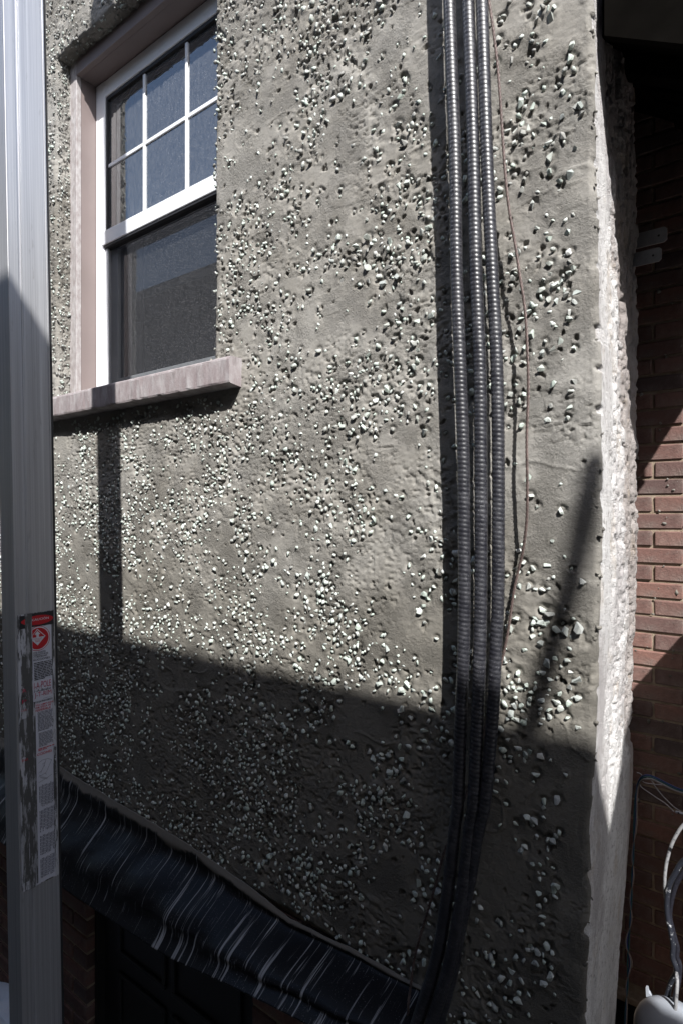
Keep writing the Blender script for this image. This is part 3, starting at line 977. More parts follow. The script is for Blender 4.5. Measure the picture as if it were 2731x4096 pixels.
PX = -2.225
low = MB()
low.box(-6.0, PX - 0.004, H + 0.021, 2.4, GZ, WB - 0.012)
low.box(-1.290, -0.352, H + 0.021, 1.62, GZ, WB - 0.012)
low.box(-1.290, -0.52, 1.6201, 2.4, GZ, WB - 0.012)
low.box(PX - 0.004, -1.290, 1.45, 2.4, GZ, WB - 0.012)
lw = low.build('lower_wall', M['mortar'], house)
lw['label'] = 'dark brick pier below the black membrane'
z = WB - 0.05; row = 0
while z > -2.35:
    x = PX - 0.104 - (0.104 + 0.01 if row % 2 else 0) + (0.052 if row % 2 else 0)
    # front stretchers
    L0 = 0.206 if row % 2 == 0 else 0.098
    xx = PX
    k = 0
    while xx > -3.5:
        L = L0 if k == 0 else 0.206
        put_brick(brick_mesh(L, 0.058, 0.05, ('lw', L)), lw, (xx - L / 2, H + 0.015, z))
        xx -= L + 0.010; k += 1
    # return of the pier into the door recess
    put_brick(brick_mesh(0.075, 0.058, 0.05, 'ret'), lw, (PX - 0.0005, H + 0.015 + 0.052 + 0.0375, z), math.pi / 2)
    z -= CP; row += 1
z = WB - 0.05; row = 0
while z > -2.0:
    xx = -1.29; k = 0
    while xx < -0.40:
        L = 0.206 if (row % 2 == 0 or k) else 0.098
        L = min(L, -0.355 - xx)
        if L < 0.03: break
        put_brick(brick_mesh(L, 0.058, 0.05, ('lw', round(L, 3))), lw, (xx + L / 2, H + 0.015, z))
        xx += L + 0.010; k += 1
    z -= CP; row += 1
dr_ = MB().box(PX + 0.02, -1.30, 1.335, 1.37, GZ, WB - 0.012)
door = dr_.build('lower_door', M['door_paint'], house)
for (a, b) in ((-2.10, -1.80), (-1.76, -1.40)):
    for (c, d) in ((-1.75, -1.22), (-2.7, -1.82)):
        pm = MB()
        t = 0.018
        pm.box(a, b, 1.323, 1.3345, c, c + t); pm.box(a, b, 1.323, 1.3345, d - t, d)
        pm.box(a, a + t, 1.323, 1.3345, c + t + .0005, d - t - .0005); pm.box(b - t, b, 1.323, 1.3345, c + t + .0005, d - t - .0005)
        pm.build('door_panel', M['door_paint'], door, bevel=0.003)
jb = MB().box(PX + 0.002, PX + 0.0195, 1.30, 1.36, GZ, WB - 0.012); jb.build('door_jamb', M['door_paint'], house)

# ------------------------------------------------------------------ black membrane
def make_membrane_mesh():
    nu, nv = 420, 70
    u = np.linspace(-4.6, -0.66, nu)
    YT_, YB_ = 1.240, 1.075
    tp = [up(a_, b_, YT_) for a_, b_ in ((245, 3070), (384, 3155), (625, 3298), (893, 3468), (1161, 3674), (1400, 3790), (1660, 3930))]
    bp = [up(a_, b_, YB_) for a_, b_ in ((263, 3561), (429, 3677), (665, 3829), (893, 3936), (1170, 4074), (1480, 4240), (1700, 4330))]
    zt = np.interp(u, [p.x for p in tp], [p.z for p in tp])
    zb = np.interp(u, [p.x for p in bp], [p.z for p in bp])
    V = np.zeros((nu, nv, 3))
    t = np.linspace(0, 1, nv)
    for i in range(nu):
        x = u[i]
        y = YT_ + (YB_ - YT_) * t ** 1.25
        ph = 1.1 * float(fbm(x / 0.6, 0.4, 4, 2)) * 2 + 0.9 * x
        hang = 1 - 0.88 * sstep(0.66, 1.0, t)
        y = y + 0.026 * np.sin(t * 7.6 + ph) * sstep(0.02, 0.3, t) * hang * (0.55 + 0.8 * float(vn(x / 0.40, 3, 5)))
        warp = 0.35 * (fbm(x / 0.16 + 0 * t, t * 2.5, 2, 2) - 0.5)
        y = y + 0.0035 * np.sin((x + 0.25 * t) * 30 + 9 * warp) * sstep(0.12, 0.5, t) * hang * (0.15 + float(vn(x / 0.24, 1, 5)))
        y = y + 0.016 * (fbm(x / 0.22 + 1.6 * t, t * 3.4, 8, 4) - 0.5) * sstep(0.03, 0.25, t) * hang
        z = zt[i] + (zb[i] - zt[i]) * t
        z = z + 0.010 * (float(fbm(x / 0.09, 1, 6, 3)) - 0.5) * (1 - sstep(0, .15, t))
        V[i, :, 0] = x; V[i, :, 1] = y; V[i, :, 2] = z
    me = mesh_np('membrane', V.reshape(-1, 3), grid_faces(nu, nv, flip=False))
    uvl = me.uv_layers.new(name='UVMap')
    li = np.zeros(len(me.loops), dtype=np.int32); me.loops.foreach_get('vertex_index', li)
    uu = np.repeat(u[:, None], nv, 1).ravel(); vv = np.repeat(np.linspace(0, 1, nv)[None, :], nu, 0).ravel()
    uvl.data.foreach_set('uv', np.stack([uu[li], vv[li]], -1).astype(np.float32).ravel())
    return me
memb = link('waterproof_membrane', make_membrane_mesh(), M['membrane'], None,
            label='black plastic membrane splashed white, draped along the wall foot', cat='membrane')
sol = memb.modifiers.new('thickness', 'SOLIDIFY'); sol.thickness = 0.0022; sol.offset = 0

# ------------------------------------------------------------------ conduits
C1 = [(1724, -2600), (1754, -1500), (1783, -420), (1795, 0), (1805, 288), (1818, 649), (1824, 1082), (1838, 1460), (1851, 1821), (1854, 2182), (1855, 2416), (1851, 2633),
      (1842, 2850), (1830, 3200), (1816, 3316), (1793, 3533), (1762, 3749), (1728, 3893), (1665, 4096), (1590, 4330)]
C2 = [(1806, -2600), (1834, -1500), (1860, -420), (1870, 0), (1880, 288), (1892, 649), (1901, 1082), (1917, 1460), (1921, 1821), (1922, 2182), (1920, 2416), (1916, 2633),
      (1909, 2850), (1892, 3200), (1876, 3316), (1851, 3533), (1818, 3749), (1786, 3893), (1722, 4096), (1650, 4330)]
C3 = [(1858, -2600), (1887, -1500), (1914, -420), (1925, 0), (1934, 288), (1946, 649), (1966, 1082), (1985, 1460), (1991, 1821), (1991, 2182), (1989, 2416), (1979, 2633),
      (1969, 2850), (1938, 3200), (1912, 3316), (1875, 3533), (1832, 3749), (1805, 3893), (1752, 4096), (1695, 4330)]
def conduit(tab, ystand, ylow, rad, label, ph):
    pts = []
    for px, py in tab:
        y = H - np.interp(py, [0, 2600, 3400, 4100, 4400], [ystand, ystand, ystand * 0.95, ylow, ylow + 0.05])
        pts.append(up(px, py, y))
    path = spline(pts, 2200)
    # arc length resample at 1.6 mm
    s = [0]
    for a, b in zip(path[:-1], path[1:]): s.append(s[-1] + (b - a).length)
    s = np.array(s); A = np.array([p[:] for p in path])
    ss = np.arange(0, s[-1], 0.00165)
    Q = np.stack([np.interp(ss, s, A[:, k]) for k in range(3)], -1)
    T = np.gradient(Q, axis=0); T /= np.linalg.norm(T, axis=1)[:, None]
    ref = np.array((0.2, -0.95, 0.1)); Uv = ref - T * (T @ ref)[:, None]; Uv /= np.linalg.norm(Uv, axis=1)[:, None]
    Wv = np.cross(T, Uv)
    N = 22
    ang = np.arange(N) / N * 2 * math.pi
    amp = 0.030 * np.interp(Q[:, 2], [-1.0, -0.6, 0.1, 0.5], [0.5, 1.2, 1.2, 0.9])
    rr = rad * (1 + amp[:, None] * (np.abs(np.cos(math.pi * ss[:, None] / 0.0098 + ang[None, :] * 0.5 + ph)) * 2 - 1.3)
                + 0.02 * (fbm(ss / 0.06, ss * 0 + ph, 3, 2) - 0.5)[:, None])
    V = Q[:, None, :] + rr[..., None] * (Uv[:, None, :] * np.cos(ang)[None, :, None] + Wv[:, None, :] * np.sin(ang)[None, :, None])
    n = len(Q)
    i = np.arange(n * N).reshape(n, N); j = np.roll(i, -1, 1)
    q = np.stack([i[:-1], j[:-1], j[1:], i[1:]], -1).reshape(-1, 4)
    return link('corrugated_conduit', mesh_np('corrugated_conduit', V.reshape(-1, 3), q), M['conduit_jacket'], None,
                label=label, cat='conduit', group='conduits running down the wall')
conduit(C1, 0.062, 0.085, 0.0138, 'leftmost of the three black corrugated conduits running down the wall', 0.0)
conduit(C2, 0.062, 0.085, 0.0138, 'middle one of the three black corrugated conduits running down the wall', 1.1)
conduit(C3, 0.058, 0.055, 0.0133, 'rightmost of the three black corrugated conduits, next to the twisted wire', 2.0)

# twisted wire ---------------------------------------------------------
W_ = [(1790, -2600, .05), (1840, -1200, .05), (1905, -260, .045), (1953, 0, .045), (1982, 209, .045), (1997, 375, .045), (2015, 649, .045), (2033, 829, .045), (2058, 974, .045), (2076, 1096, .045), (2098, 1244, .045),
      (2108, 1424, .045), (2111, 1569, .044), (2105, 1749, .043), (2107, 1929, .041), (2105, 2074, .034), (2090, 2200, .024), (2069, 2290, .017), (2051, 2380, .016),
      (2030, 2525, .016), (2004, 2647, .016), (1975, 2740, .016), (1940, 2900, .016), (1880, 3120, .016), (1810, 3320, .018), (1773, 3410, .02), (1737, 3547, .022), (1694, 3691, .024),
      (1658, 3821, .03), (1640, 3950, .05), (1630, 4040, .07), (1618, 4250, .09)]
wp = spline([up(a, b, H - c) for a, b, c in W_], 1200)
mb = MB()
L = 0; acc = [0]
for a, b in zip(wp[:-1], wp[1:]): acc.append(acc[-1] + (b - a).length)
for k in range(3):
    pts = []
    for i, p in enumerate(wp):
        t = (wp[min(i + 1, len(wp) - 1)] - wp[max(i - 1, 0)]).normalized()
        u = (Vector((0, -1, 0)) - t * t.dot(Vector((0, -1, 0)))).normalized(); w = t.cross(u)
        a = acc[i] / 0.030 * 2 * math.pi + k * 2 * math.pi / 3
        pts.append(p + (u * math.cos(a) + w * math.sin(a)) * 0.0017)
    mb.tube(pts, 0.0017, 6)
mb.build('twisted_wire', M['wire_copper'], None, smooth=True, label='thin twisted brownish wire hanging right of the conduits', cat='wire')

# ------------------------------------------------------------------ brick house on the right
bh = empty('brick_house', (0.2, YB, GZ), label='dark red brick house wall set back beside the white plaster edge', cat='house')
ZB0 = -1.955
bw = MB().box(-1.6, 1.2, YB + 0.008, YB + 0.25, ZB0, 2.4).build('brick_wall', M['mortar'], bh)
# courses anchored on the photograph: joint columns
rows = int((2.0 - ZB0) / CP)
cand = []
for r in range(rows):
    z = ZB0 + 0.034 + CP * (r + 0.5)
    x0 = -0.402 + (0.0 if r % 2 == 0 else 0.108)
    for k in range(-6, 8):
        xa = x0 + k * 0.2165
        cand.append((abs(xa + 0.108 + 0.36) + (0.02 * abs(z) if z < 1.75 else 0.5), xa, z))
cand.sort()
ob = []
for q, (dd, xa, z) in enumerate(cand):
    if xa < -1.6 or xa + 0.2065 > 1.2: continue
    ob.append((xa + 0.103, z))
bmL = [brick_mesh(0.2065, 0.0575, 0.06, ('b', k)) for k in range(5)]
rest = MB()
for q, (x, z) in enumerate(ob):
    if q < 300:
        put_brick(bmL[q % 5], bw, (x, YB + random.gauss(0, 0.0012), z))
    else:
        rest.box(x - 0.103, x + 0.103, YB + 0.0004 * (q % 3), YB + 0.06, z - 0.0288, z + 0.0288)
ro = rest.build('distant_bricks', M['brick'], bw)
ro['kind'] = 'stuff'
ro.matrix_parent_inverse = Matrix.Identity(4)
mv = []; mf = []; off = 0
for k in range(110):
    me, v, f = protos[k % len(protos)]
    L_ = random.uniform(0.005, 0.016) if k > 18 else random.uniform(0.014, 0.030)
    q = np.array(Matrix.Rotation(random.uniform(0, 6.28), 3, 'Y') @ Matrix.Rotation(random.gauss(0, 0.3), 3, 'X'))
    pv = (v * L_ * np.array((1.0, 0.5, 1.3))) @ q.T
    mv.append(pv + np.array((random.uniform(-0.52, -0.1), YB - 0.001, random.uniform(-1.2, 0.9)))); mf.append(f + off); off += len(v)
spl = link('mortar_splashes', mesh_np('mortar_splashes', np.concatenate(mv), np.concatenate(mf), False), M['stucco'], bw)
spl['kind'] = 'stuff'
# stone ledge at the foot and dark opening below
lg = MB().box(-1.6, 1.2, YB - 0.03, YB + 0.2, ZB0 - 0.03, ZB0 - 0.001).build('stone_ledge', M['mortar'], bh, bevel=0.006)
MB().box(-1.6, 1.2, YB + 0.16, YB + 0.22, GZ, ZB0 - 0.0305).build('basement_wall', M['door_paint'], bh)

# sloping porch roof over the gap
pr = MB()
zf = lambda x: 0.985 - 0.60 * (x + 0.300)
zk = lambda x: 1.616 - 0.71 * (x + 0.465)
xa, xe = -0.285, 0.150
th = 0.10
xk = -0.80
pr.hexa([(xa, H + 0.03, zf(xa)), (xe, H + 0.03, zf(xe)), (xe, YB - 0.002, zk(xe)), (xk, YB - 0.002, zk(xk)),
         (xa, H + 0.03, zf(xa) + th), (xe, H + 0.03, zf(xe) + th), (xe, YB - 0.002, zk(xe) + th), (xk, YB - 0.002, zk(xk) + th)])
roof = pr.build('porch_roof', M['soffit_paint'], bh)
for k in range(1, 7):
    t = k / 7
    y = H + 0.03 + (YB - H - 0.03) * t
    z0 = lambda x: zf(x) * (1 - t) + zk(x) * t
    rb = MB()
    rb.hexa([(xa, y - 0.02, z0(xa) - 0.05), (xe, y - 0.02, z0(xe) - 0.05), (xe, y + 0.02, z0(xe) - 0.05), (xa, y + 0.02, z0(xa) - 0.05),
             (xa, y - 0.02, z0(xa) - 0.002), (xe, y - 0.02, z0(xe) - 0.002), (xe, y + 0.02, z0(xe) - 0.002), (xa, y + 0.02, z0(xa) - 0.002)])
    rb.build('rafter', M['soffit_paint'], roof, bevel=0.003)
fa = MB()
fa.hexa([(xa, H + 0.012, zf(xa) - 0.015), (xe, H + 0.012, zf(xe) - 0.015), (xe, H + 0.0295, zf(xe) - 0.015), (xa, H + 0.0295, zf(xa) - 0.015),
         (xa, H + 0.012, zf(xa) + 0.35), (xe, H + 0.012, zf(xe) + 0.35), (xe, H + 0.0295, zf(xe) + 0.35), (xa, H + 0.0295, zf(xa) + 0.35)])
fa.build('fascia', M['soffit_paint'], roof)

# unseen wall and pier, added to shade the foot of brickwork and plaster end
MB().box(0.07, 0.95, 1.93, YB - 0.035, GZ, 0.055).build('shade_wall', M['blocker_paint'], None, bevel=0.01,
     label='low pale wall added out of view to shade the foot of the brickwork', cat='wall')
MB().hexa([(0.754, 0.33, GZ), (1.02, 0.33, GZ), (1.02, 0.68, GZ), (0.754, 0.68, GZ),
           (0.754, 0.33, 0.70), (1.02, 0.33, 0.70), (1.02, 0.68, 1.02), (0.754, 0.68, 1.02)]).build('shade_pier', M['blocker_paint'], None, bevel=0.01,
     label='pale square pier added out of view to shade the plaster end', cat='pier')

MB().box(1.60, 3.6, 1.00, YB + 0.2, GZ, 2.08).build('sky_blocker', M['neighbour_paint'], None, bevel=0.01,  # unseen block, added to dim the sky light on the brick recess
     label='plain brown block added out of view to cut sky light', cat='sky_blocker')

# opposite house behind the camera: its eave throws the straight shadow
op = empty('opposite_house', (-2, -1.2, GZ), label='house across the alley whose eave shades the wall foot', cat='house')
SH = -0.462
EY = H - 1.80; EZ = SH + 1.47 * 1.80
MB().box(-12, 6, -5.0, -0.95, GZ, EZ - 0.10).build('wall', M['neighbour_paint'], op)
orf = MB()
orf.hexa([(-12.2, -3.0, EZ + 0.9), (-12.2, EY, EZ - 0.04), (6.2, EY, EZ - 0.04), (6.2, -3.0, EZ + 0.9),
          (-12.2, -3.0, EZ + 0.98), (-12.2, EY, EZ), (6.2, EY, EZ), (6.2, -3.0, EZ + 0.98)])
orf.build('roof', M['roof_felt'], op)
MB().box(-12.1, 6.1, -0.94, EY + 0.02, EZ - 0.10, EZ - 0.045).build('soffit', M['neighbour_paint'], op)
# unseen mast added at that eave, shaped to cast the slanting shadow near the corner
pa = Vector((-0.302, H, 0.10)); pb = Vector((-0.414, H, -0.390))
sd = Vector((1.056, -1.0, 1.47))
A_ = pa + sd * 1.86; B_ = pb + sd * 1.86
mid = A_.lerp(B_, 0.45) + (Vector((0.010, 0, 0)))
ms = MB().tube(spline([B_ + (B_ - A_) * 0.15, B_, mid, A_], 30), 0.022, 10)
ms.build('shadow_mast', M['galvanised'], None, smooth=True, label='slim bent mast added out of view to cast the slanting shadow', cat='mast')

# ------------------------------------------------------------------ aluminium scaffold pole
XPF = -1.33
YP0, YP1 = 0.5875, 0.6748
pole = empty('scaffold_pole', (XPF, 0.63, GZ), label='tall aluminium scaffold pole with worn warning label', cat='pole')
def section():
    d = 0.060
    g0 = YP0 + 0.0215; g1 = g0 + 0.006
    g2 = YP0 + 0.0290; g3 = g2 + 0.0015
    return [(XPF, YP0 + 0.001), (XPF, g0), (XPF - 0.0022, g0 + 0.001), (XPF - 0.0022, g1 - 0.001), (XPF, g1),
            (XPF, g2), (XPF - 0.001, g2 + 0.0004), (XPF - 0.001, g3 - 0.0004), (XPF, g3),
            (XPF, YP1 - 0.0045), (XPF + 0.0012, YP1 - 0.0035), (XPF + 0.0012, YP1 - 0.001), (XPF, YP1), (XPF - d, YP1), (XPF - d, YP0), (XPF - 0.001, YP0)]
sec = section()
me = bpy.data.meshes.new('extrusion')
zl = np.linspace(GZ, 3.0, 25)
V = [(x, y, float(zz)) for zz in zl for x, y in sec]
ns = len(sec)
Fc = [(a * ns + k, a * ns + (k + 1) % ns, (a + 1) * ns + (k + 1) % ns, (a + 1) * ns + k) for a in range(len(zl) - 1) for k in range(ns)]
Fc.append(tuple(range((len(zl) - 1) * ns, len(zl) * ns)))
me.from_pydata(V, [], Fc); me.update()
ex = link('extrusion', me, M['aluminium'], pole)
MB().box(XPF - 0.052, XPF - 0.0055, YP1 + 0.0005, YP1 + 0.0085, GZ, 3.0).build('rubber_face', M['rubber'], pole, bevel=0.001)
# label --------------------------------------------------------------
WF = YP1 - YP0
def lz(py, a=0.5):
    y = YP0 + a * WF
    return (CY - py) * axd(XPF, y) / F
lab_parent = None
layer = [0]
def sheet(name, poly2, mat, parent, lift):
    """poly2: list of (a, z) on the face"""
    b = MB().poly([(XPF + lift, YP0 + a * WF, z) for a, z in poly2])
    return b.build(name, mat, parent)
LT, LB = lz(2450), lz(3535)
label_o = sheet('warning_label', [(0.05, LB), (0.972, LB), (0.972, LT), (0.05, LT)], M['label_worn'], pole, 0.0014)
label_o['label'] = 'scuffed white warning label with red and black print'
def rect(name, a0, a1, p0, p1, mat, lift=0.0018):
    return sheet(name, [(a0, lz(p1)), (a1, lz(p1)), (a1, lz(p0)), (a0, lz(p0))], mat, label_o, lift)
def ell(name, ac, pc, ra, rz_, mat, lift, amin=-9, amax=9, n=40):
    pts = []
    for k in range(n):
        t = 2 * math.pi * k / n
        pts.append((min(max(ac + ra * math.cos(t), amin), amax), lz(pc) + rz_ * math.sin(t)))
    return sheet(name, pts, mat, label_o, lift)
def text(s, a0, a1, py, mat, hgt_px=None, lift=0.0026, rot=False, bold=0.0):
    cu = bpy.data.curves.new('lettering', 'FONT')
    cu.body = s; cu.size = 1.0; cu.resolution_u = 2; cu.offset = bold
    to = bpy.data.objects.new('lettering', cu); COL.objects.link(to)
    dg = bpy.context.evaluated_depsgraph_get(); dg.update()
    me = bpy.data.meshes.new_from_object(to.evaluated_get(dg))
    bpy.data.objects.remove(to)
    co = np.zeros(len(me.vertices) * 3); me.vertices.foreach_get('co', co); co = co.reshape(-1, 3)
    mn, mx = co.min(0), co.max(0)
    u = (co[:, 0] - mn[0]) / (mx[0] - mn[0]); v = (co[:, 1] - mn[1]) / (mx[1] - mn[1])
    hz = (hgt_px or 10) * 1.302 / F
    out = np.zeros_like(co)
    out[:, 0] = XPF + lift
    if rot:
        out[:, 1] = YP0 + (a0 + (a1 - a0) * v) * WF
        out[:, 2] = lz(py) - u * hz
    else:
        out[:, 1] = YP0 + (a0 + (a1 - a0) * u) * WF
        out[:, 2] = lz(py) - hz / 2 + v * hz
    me.vertices.foreach_set('co', out.astype(np.float32).ravel()); me.update()
    me.materials.clear(); me.materials.append(mat)
    return link('lettering', me, None, label_o)
rect('label_field', 0.405, 0.90, 2508, 2805, M['label_paper'], 0.0016)
rect('label_field', 0.455, 0.885, 2807, 3530, M['label_paper'], 0.0016)
rect('label_header', 0.40, 0.955, 2452, 2506, M['ink_black'], 0.0020)
rect('label_header', 0.10, 0.235, 2456, 2507, M['ink_black'], 0.0020)
ell('red_oval', 0.56, 2481, 0.385, 0.0105, M['ink_red'], 0.0022, amin=0.41)
ell('red_oval', 0.56, 2481, 0.42, 0.0095, M['ink_red'], 0.0022, amax=0.235)
text('CAUCIÓN', 0.405, 0.83, 2477, M['ink_white'], 11, bold=0.01)
ell('red_ring', 0.555, 2555, 0.305, 0.0275, M['ink_red'], 0.0020, amin=0.41)
ell('white_ring', 0.555, 2555, 0.290, 0.0262, M['ink_white'], 0.0022, amin=0.41)
ell('red_disc', 0.555, 2555, 0.265, 0.0240, M['ink_red'], 0.0024, amin=0.41)
ell('red_ring', 0.555, 2555, 0.305, 0.0275, M['ink_red'], 0.0020, amin=0.20, amax=0.245)
zc = lz(2549)
dm = lambda s: [(0.535 - 0.205 * s if 0.535 - 0.205 * s > 0.41 else 0.41, zc), (0.535, zc - 0.0185 * s), (0.535 + 0.205 * s, zc), (0.535, zc + 0.0185 * s)]
sheet('diamond', [(0.41, zc + 0.0065), (0.41, zc - 0.0065), (0.535, zc - 0.0185), (0.74, zc), (0.535, zc + 0.0185)], M['ink_white'], label_o, 0.0026)
sheet('diamond_top', [(0.415, zc), (0.715, zc), (0.535, zc + 0.0162), (0.415, zc + 0.0055)], M['ink_red'], label_o, 0.0028)
sheet('arrow', [(0.505, zc), (0.57, zc), (0.57, zc + 0.006), (0.61, zc + 0.006), (0.535, zc + 0.0135), (0.455, zc + 0.006), (0.505, zc + 0.006)], M['ink_white'], label_o, 0.0030)
for i, s in enumerate(('CONTROLE QUE', 'NO HAYA', 'CABLES')):
    wd = (0.11, 0.065, 0.06)[i]
    text(s, 0.535 - wd, 0.535 + wd, 2555 + 5.5 * i, M['ink_red'], 4.5, 0.0032)
for i, (s, a1) in enumerate((('STE POSTE', 0.735), ('ONDUCTOR DE', 0.80), ('CTRICIDAD', 0.77))):
    text(s, 0.425, a1, 2611 + i * 8.5, M['ink_black'], 7, bold=0.012)
text('RUCCIONES', 0.425, 0.84, 2639, M['ink_black'], 8, bold=0.012)
rnd = random.Random(3)
def textrows(a0, a1, p0, p1, step, mat, hfrac=0.55):
    b = MB(); p = p0
    while p < p1:
        a = a0 + rnd.uniform(0, 0.01)
        while a < a1 - 0.02:
            w = rnd.uniform(0.03, 0.11); e = min(a + w, a1)
            if p + step > p1 and a > a0 + 0.2: break
            z1 = lz(p); z0 = lz(p + step * hfrac)
            b.poly([(XPF + 0.0025, YP0 + a * WF, z0), (XPF + 0.0025, YP0 + e * WF, z0), (XPF + 0.0025, YP0 + e * WF, z1), (XPF + 0.0025, YP0 + a * WF, z1)])
            a = e + 0.014
        p += step
    return b.build('print_lines', mat, label_o)
textrows(0.43, 0.895, 2650, 2722, 6.6, M['ink_black'])
text('I-A-POLE', 0.43, 0.86, 2742, M['ink_logo'], 26, bold=-0.004)
text('1-A-Brake', 0.43, 0.855, 2763, M['ink_black'], 10, bold=0.006)
text('J-T-RIM', 0.435, 0.865, 2782, M['ink_logo'], 24, bold=-0.004)
text('SCRANTON, P', 0.65, 0.88, 2799, M['ink_grey'], 4)
text('STA EN ANDAMIOS!', 0.43, 0.89, 2808, M['ink_black'], 7, bold=0.01)
text('TÍA LIMITADA', 0.455, 0.92, 2820, M['ink_red'], 9, bold=0.012)
text('OR VIDA IN', 0.455, 0.845, 2831, M['ink_red'], 8.5, bold=0.012)
text('NSFERIBLE', 0.455, 0.84, 2842, M['ink_red'], 8.5, bold=0.012)
textrows(0.50, 0.89, 2850, 2925, 5.2, M['ink_grey'], 0.5)
textrows(0.52, 0.885, 2934, 2990, 5.2, M['ink_grey'], 0.5)
textrows(0.50, 0.92, 2996, 3006, 5.2, M['ink_red'], 0.6)
text('CCIONES', 0.47, 0.85, 3018, M['ink_red'], 10, bold=0.012)
text('INS', 0.10, 0.25, 3021, M['ink_red'], 9, bold=0.01)
text('AL', 0.12, 0.24, 2770, M['ink_black'], 9, bold=0.01)
text('R', 0.15, 0.24, 2750, M['ink_logo'], 14); text('P', 0.13, 0.24, 2792, M['ink_logo'], 14)
text('GA', 0.10, 0.24, 2826, M['ink_red'], 8)
# line drawing of people on a staging
dl_ = MB()
def stroke(p, q, w=0.0007):
    (a0, z0), (a1, z1) = p, q
    y0, y1 = YP0 + a0 * WF, YP0 + a1 * WF
    dx, dz = y1 - y0, z1 - z0; ln = math.hypot(dx, dz) or 1; nx, nz = -dz / ln * w / 2, dx / ln * w / 2
    dl_.poly([(XPF + 0.0025, y0 + nx, z0 + nz), (XPF + 0.0025, y1 + nx, z1 + nz), (XPF + 0.0025, y1 - nx, z1 - nz), (XPF + 0.0025, y0 - nx, z0 - nz)])
seg = [((.50, 3052), (.60, 3045)), ((.60, 3045), (.74, 3046)), ((.74, 3046), (.84, 3056)), ((.84, 3056), (.70, 3098)), ((.62, 3075), (.70, 3048)),
       ((.55, 3095), (.62, 3075)), ((.60, 3062), (.68, 3056)), ((.50, 3092), (.58, 3086)), ((.50, 3108), (.70, 3099)), ((.52, 3100), (.56, 3108)),
       ((.50, 3130), (.72, 3122)), ((.72, 3122), (.84, 3115)), ((.54, 3112), (.72, 3128)), ((.56, 3110), (.74, 3125)), ((.64, 3066), (.66, 3074)), ((.66, 3100), (.70, 3108))]
for (a, b) in seg: stroke((a[0], lz(a[1])), (b[0], lz(b[1])))
dl_.build('line_drawing', M['ink_grey'], label_o)
# columns of sideways small print
def textcols(p0, p1, a0, a1, step, mat):
    b = MB(); a = a0
    while a < a1:
        p = p0 + rnd.uniform(0, 6); e_ = p1 - rnd.uniform(0, 26 if rnd.random() < .35 else 5)
        while p < e_:
            w = rnd.uniform(5, 18); q = min(p + w, e_)
            b.poly([(XPF + 0.0025, YP0 + a * WF, lz(q)), (XPF + 0.0025, YP0 + (a + step * .5) * WF, lz(q)), (XPF + 0.0025, YP0 + (a + step * .5) * WF, lz(p)), (XPF + 0.0025, YP0 + a * WF, lz(p))])
            p = q + 2.2
        a += step
    return b.build('print_columns', mat, label_o)
for p0, p1 in ((3142, 3232), (3240, 3332), (3342, 3425), (3434, 3515)):
    textcols(p0, p1, 0.51, 0.875, 0.036, M['ink_grey'])
text('ALUM-A-POLE', 0.905, 0.945, 3005, M['ink_black'], 120, rot=True, bold=0.01)
text('LAS INSTRUCCIONES Y', 0.905, 0.945, 3170, M['ink_black'], 110, rot=True, bold=0.01)
# grime rubbed along the groove and the scuffed left half
gv = []
for k in range(60):
    t = k / 59; zz = LT + (LB - LT) * t
    wv = 0.055 + 0.05 * float(fbm(t * 40, 0.5, 3, 3))
    cc = 0.315 + 0.05 * (float(fbm(t * 9, 3.5, 6, 2)) - 0.5)
    gv.append((cc - wv, cc + wv, zz))
gb = MB()
for (a0, a1, z0), (b0, b1, z1) in zip(gv[:-1], gv[1:]):
    gb.poly([(XPF + 0.0021, YP0 + a0 * WF, z0), (XPF + 0.0021, YP0 + a1 * WF, z0), (XPF + 0.0021, YP0 + b1 * WF, z1), (XPF + 0.0021, YP0 + b0 * WF, z1)])
gb.build('grime_streak', M['label_grime'], label_o)
rect('scuffed_print', 0.12, 0.235, 2650, 2730, M['label_grime'], 0.0019)
rect('scuffed_print', 0.10, 0.24, 2860, 3010, M['label_grime'], 0.0019)
rect('scuffed_print', 0.08, 0.24, 3150, 3500, M['label_grime'], 0.0019)
rect('scuffed_print', 0.405, 0.455, 2860, 3525, M['label_grime'], 0.0019)
# lean of the pole about the camera's height
lean = Matrix.Rotation(0.0185, 4, Vector((0.6, -0.8, 0)))
piv = Matrix.Translation((XPF, 0.63, 0))
pole.matrix_world = (piv @ lean @ piv.inverted()) @ Matrix.Translation(pole.location)

# ------------------------------------------------------------------ small things on the right
# strap bracket on the plaster edge
br = empty('strap_bracket', up(2545, 1000, 1.665), label='two-armed grey metal strap bracket on the white plaster edge', cat='bracket')
def strap(px0, px1, py0, py1, Y, hole):
    a = up(px0, py0, Y); b = up(px1, py1, Y)
    z1, z0 = a.z, b.z
    c = 0.006
    pts = [(a.x, z0), (b.x - c, z0), (b.x, z0 + c), (b.x, z1 - c), (b.x - c, z1), (a.x, z1)]
    bm = bmesh.new()
    vs_ = [bm.verts.new((x, Y, z)) for x, z in pts]
    f = bm.faces.new(vs_)
    hx, hz = b.x - hole, (z0 + z1) / 2
    r = bmesh.ops.extrude_face_region(bm, geom=[f])
    for v in r['geom']:
        if isinstance(v, bmesh.types.BMVert): v.co.y += 0.003
    bmesh.ops.recalc_face_normals(bm, faces=bm.faces)
    me = bpy.data.meshes.new('strap'); bm.to_mesh(me); bm.free()
    o = link('strap', me, M['galvanised'], br)
    hb = MB().tube([(hx, Y - 0.0006, hz), (hx, Y + 0.001, hz)], 0.0028, 12)
    hb.build('bolt_hole', M['dark_gasket'], br)
    return o
strap(2539, 2666, 936, 964, 1.690, 0.019)
strap(2519, 2644, 1016, 1042, 1.650, 0.019)
u1 = up(2536, 940, 1.66); u2 = up(2519, 1042, 1.65)
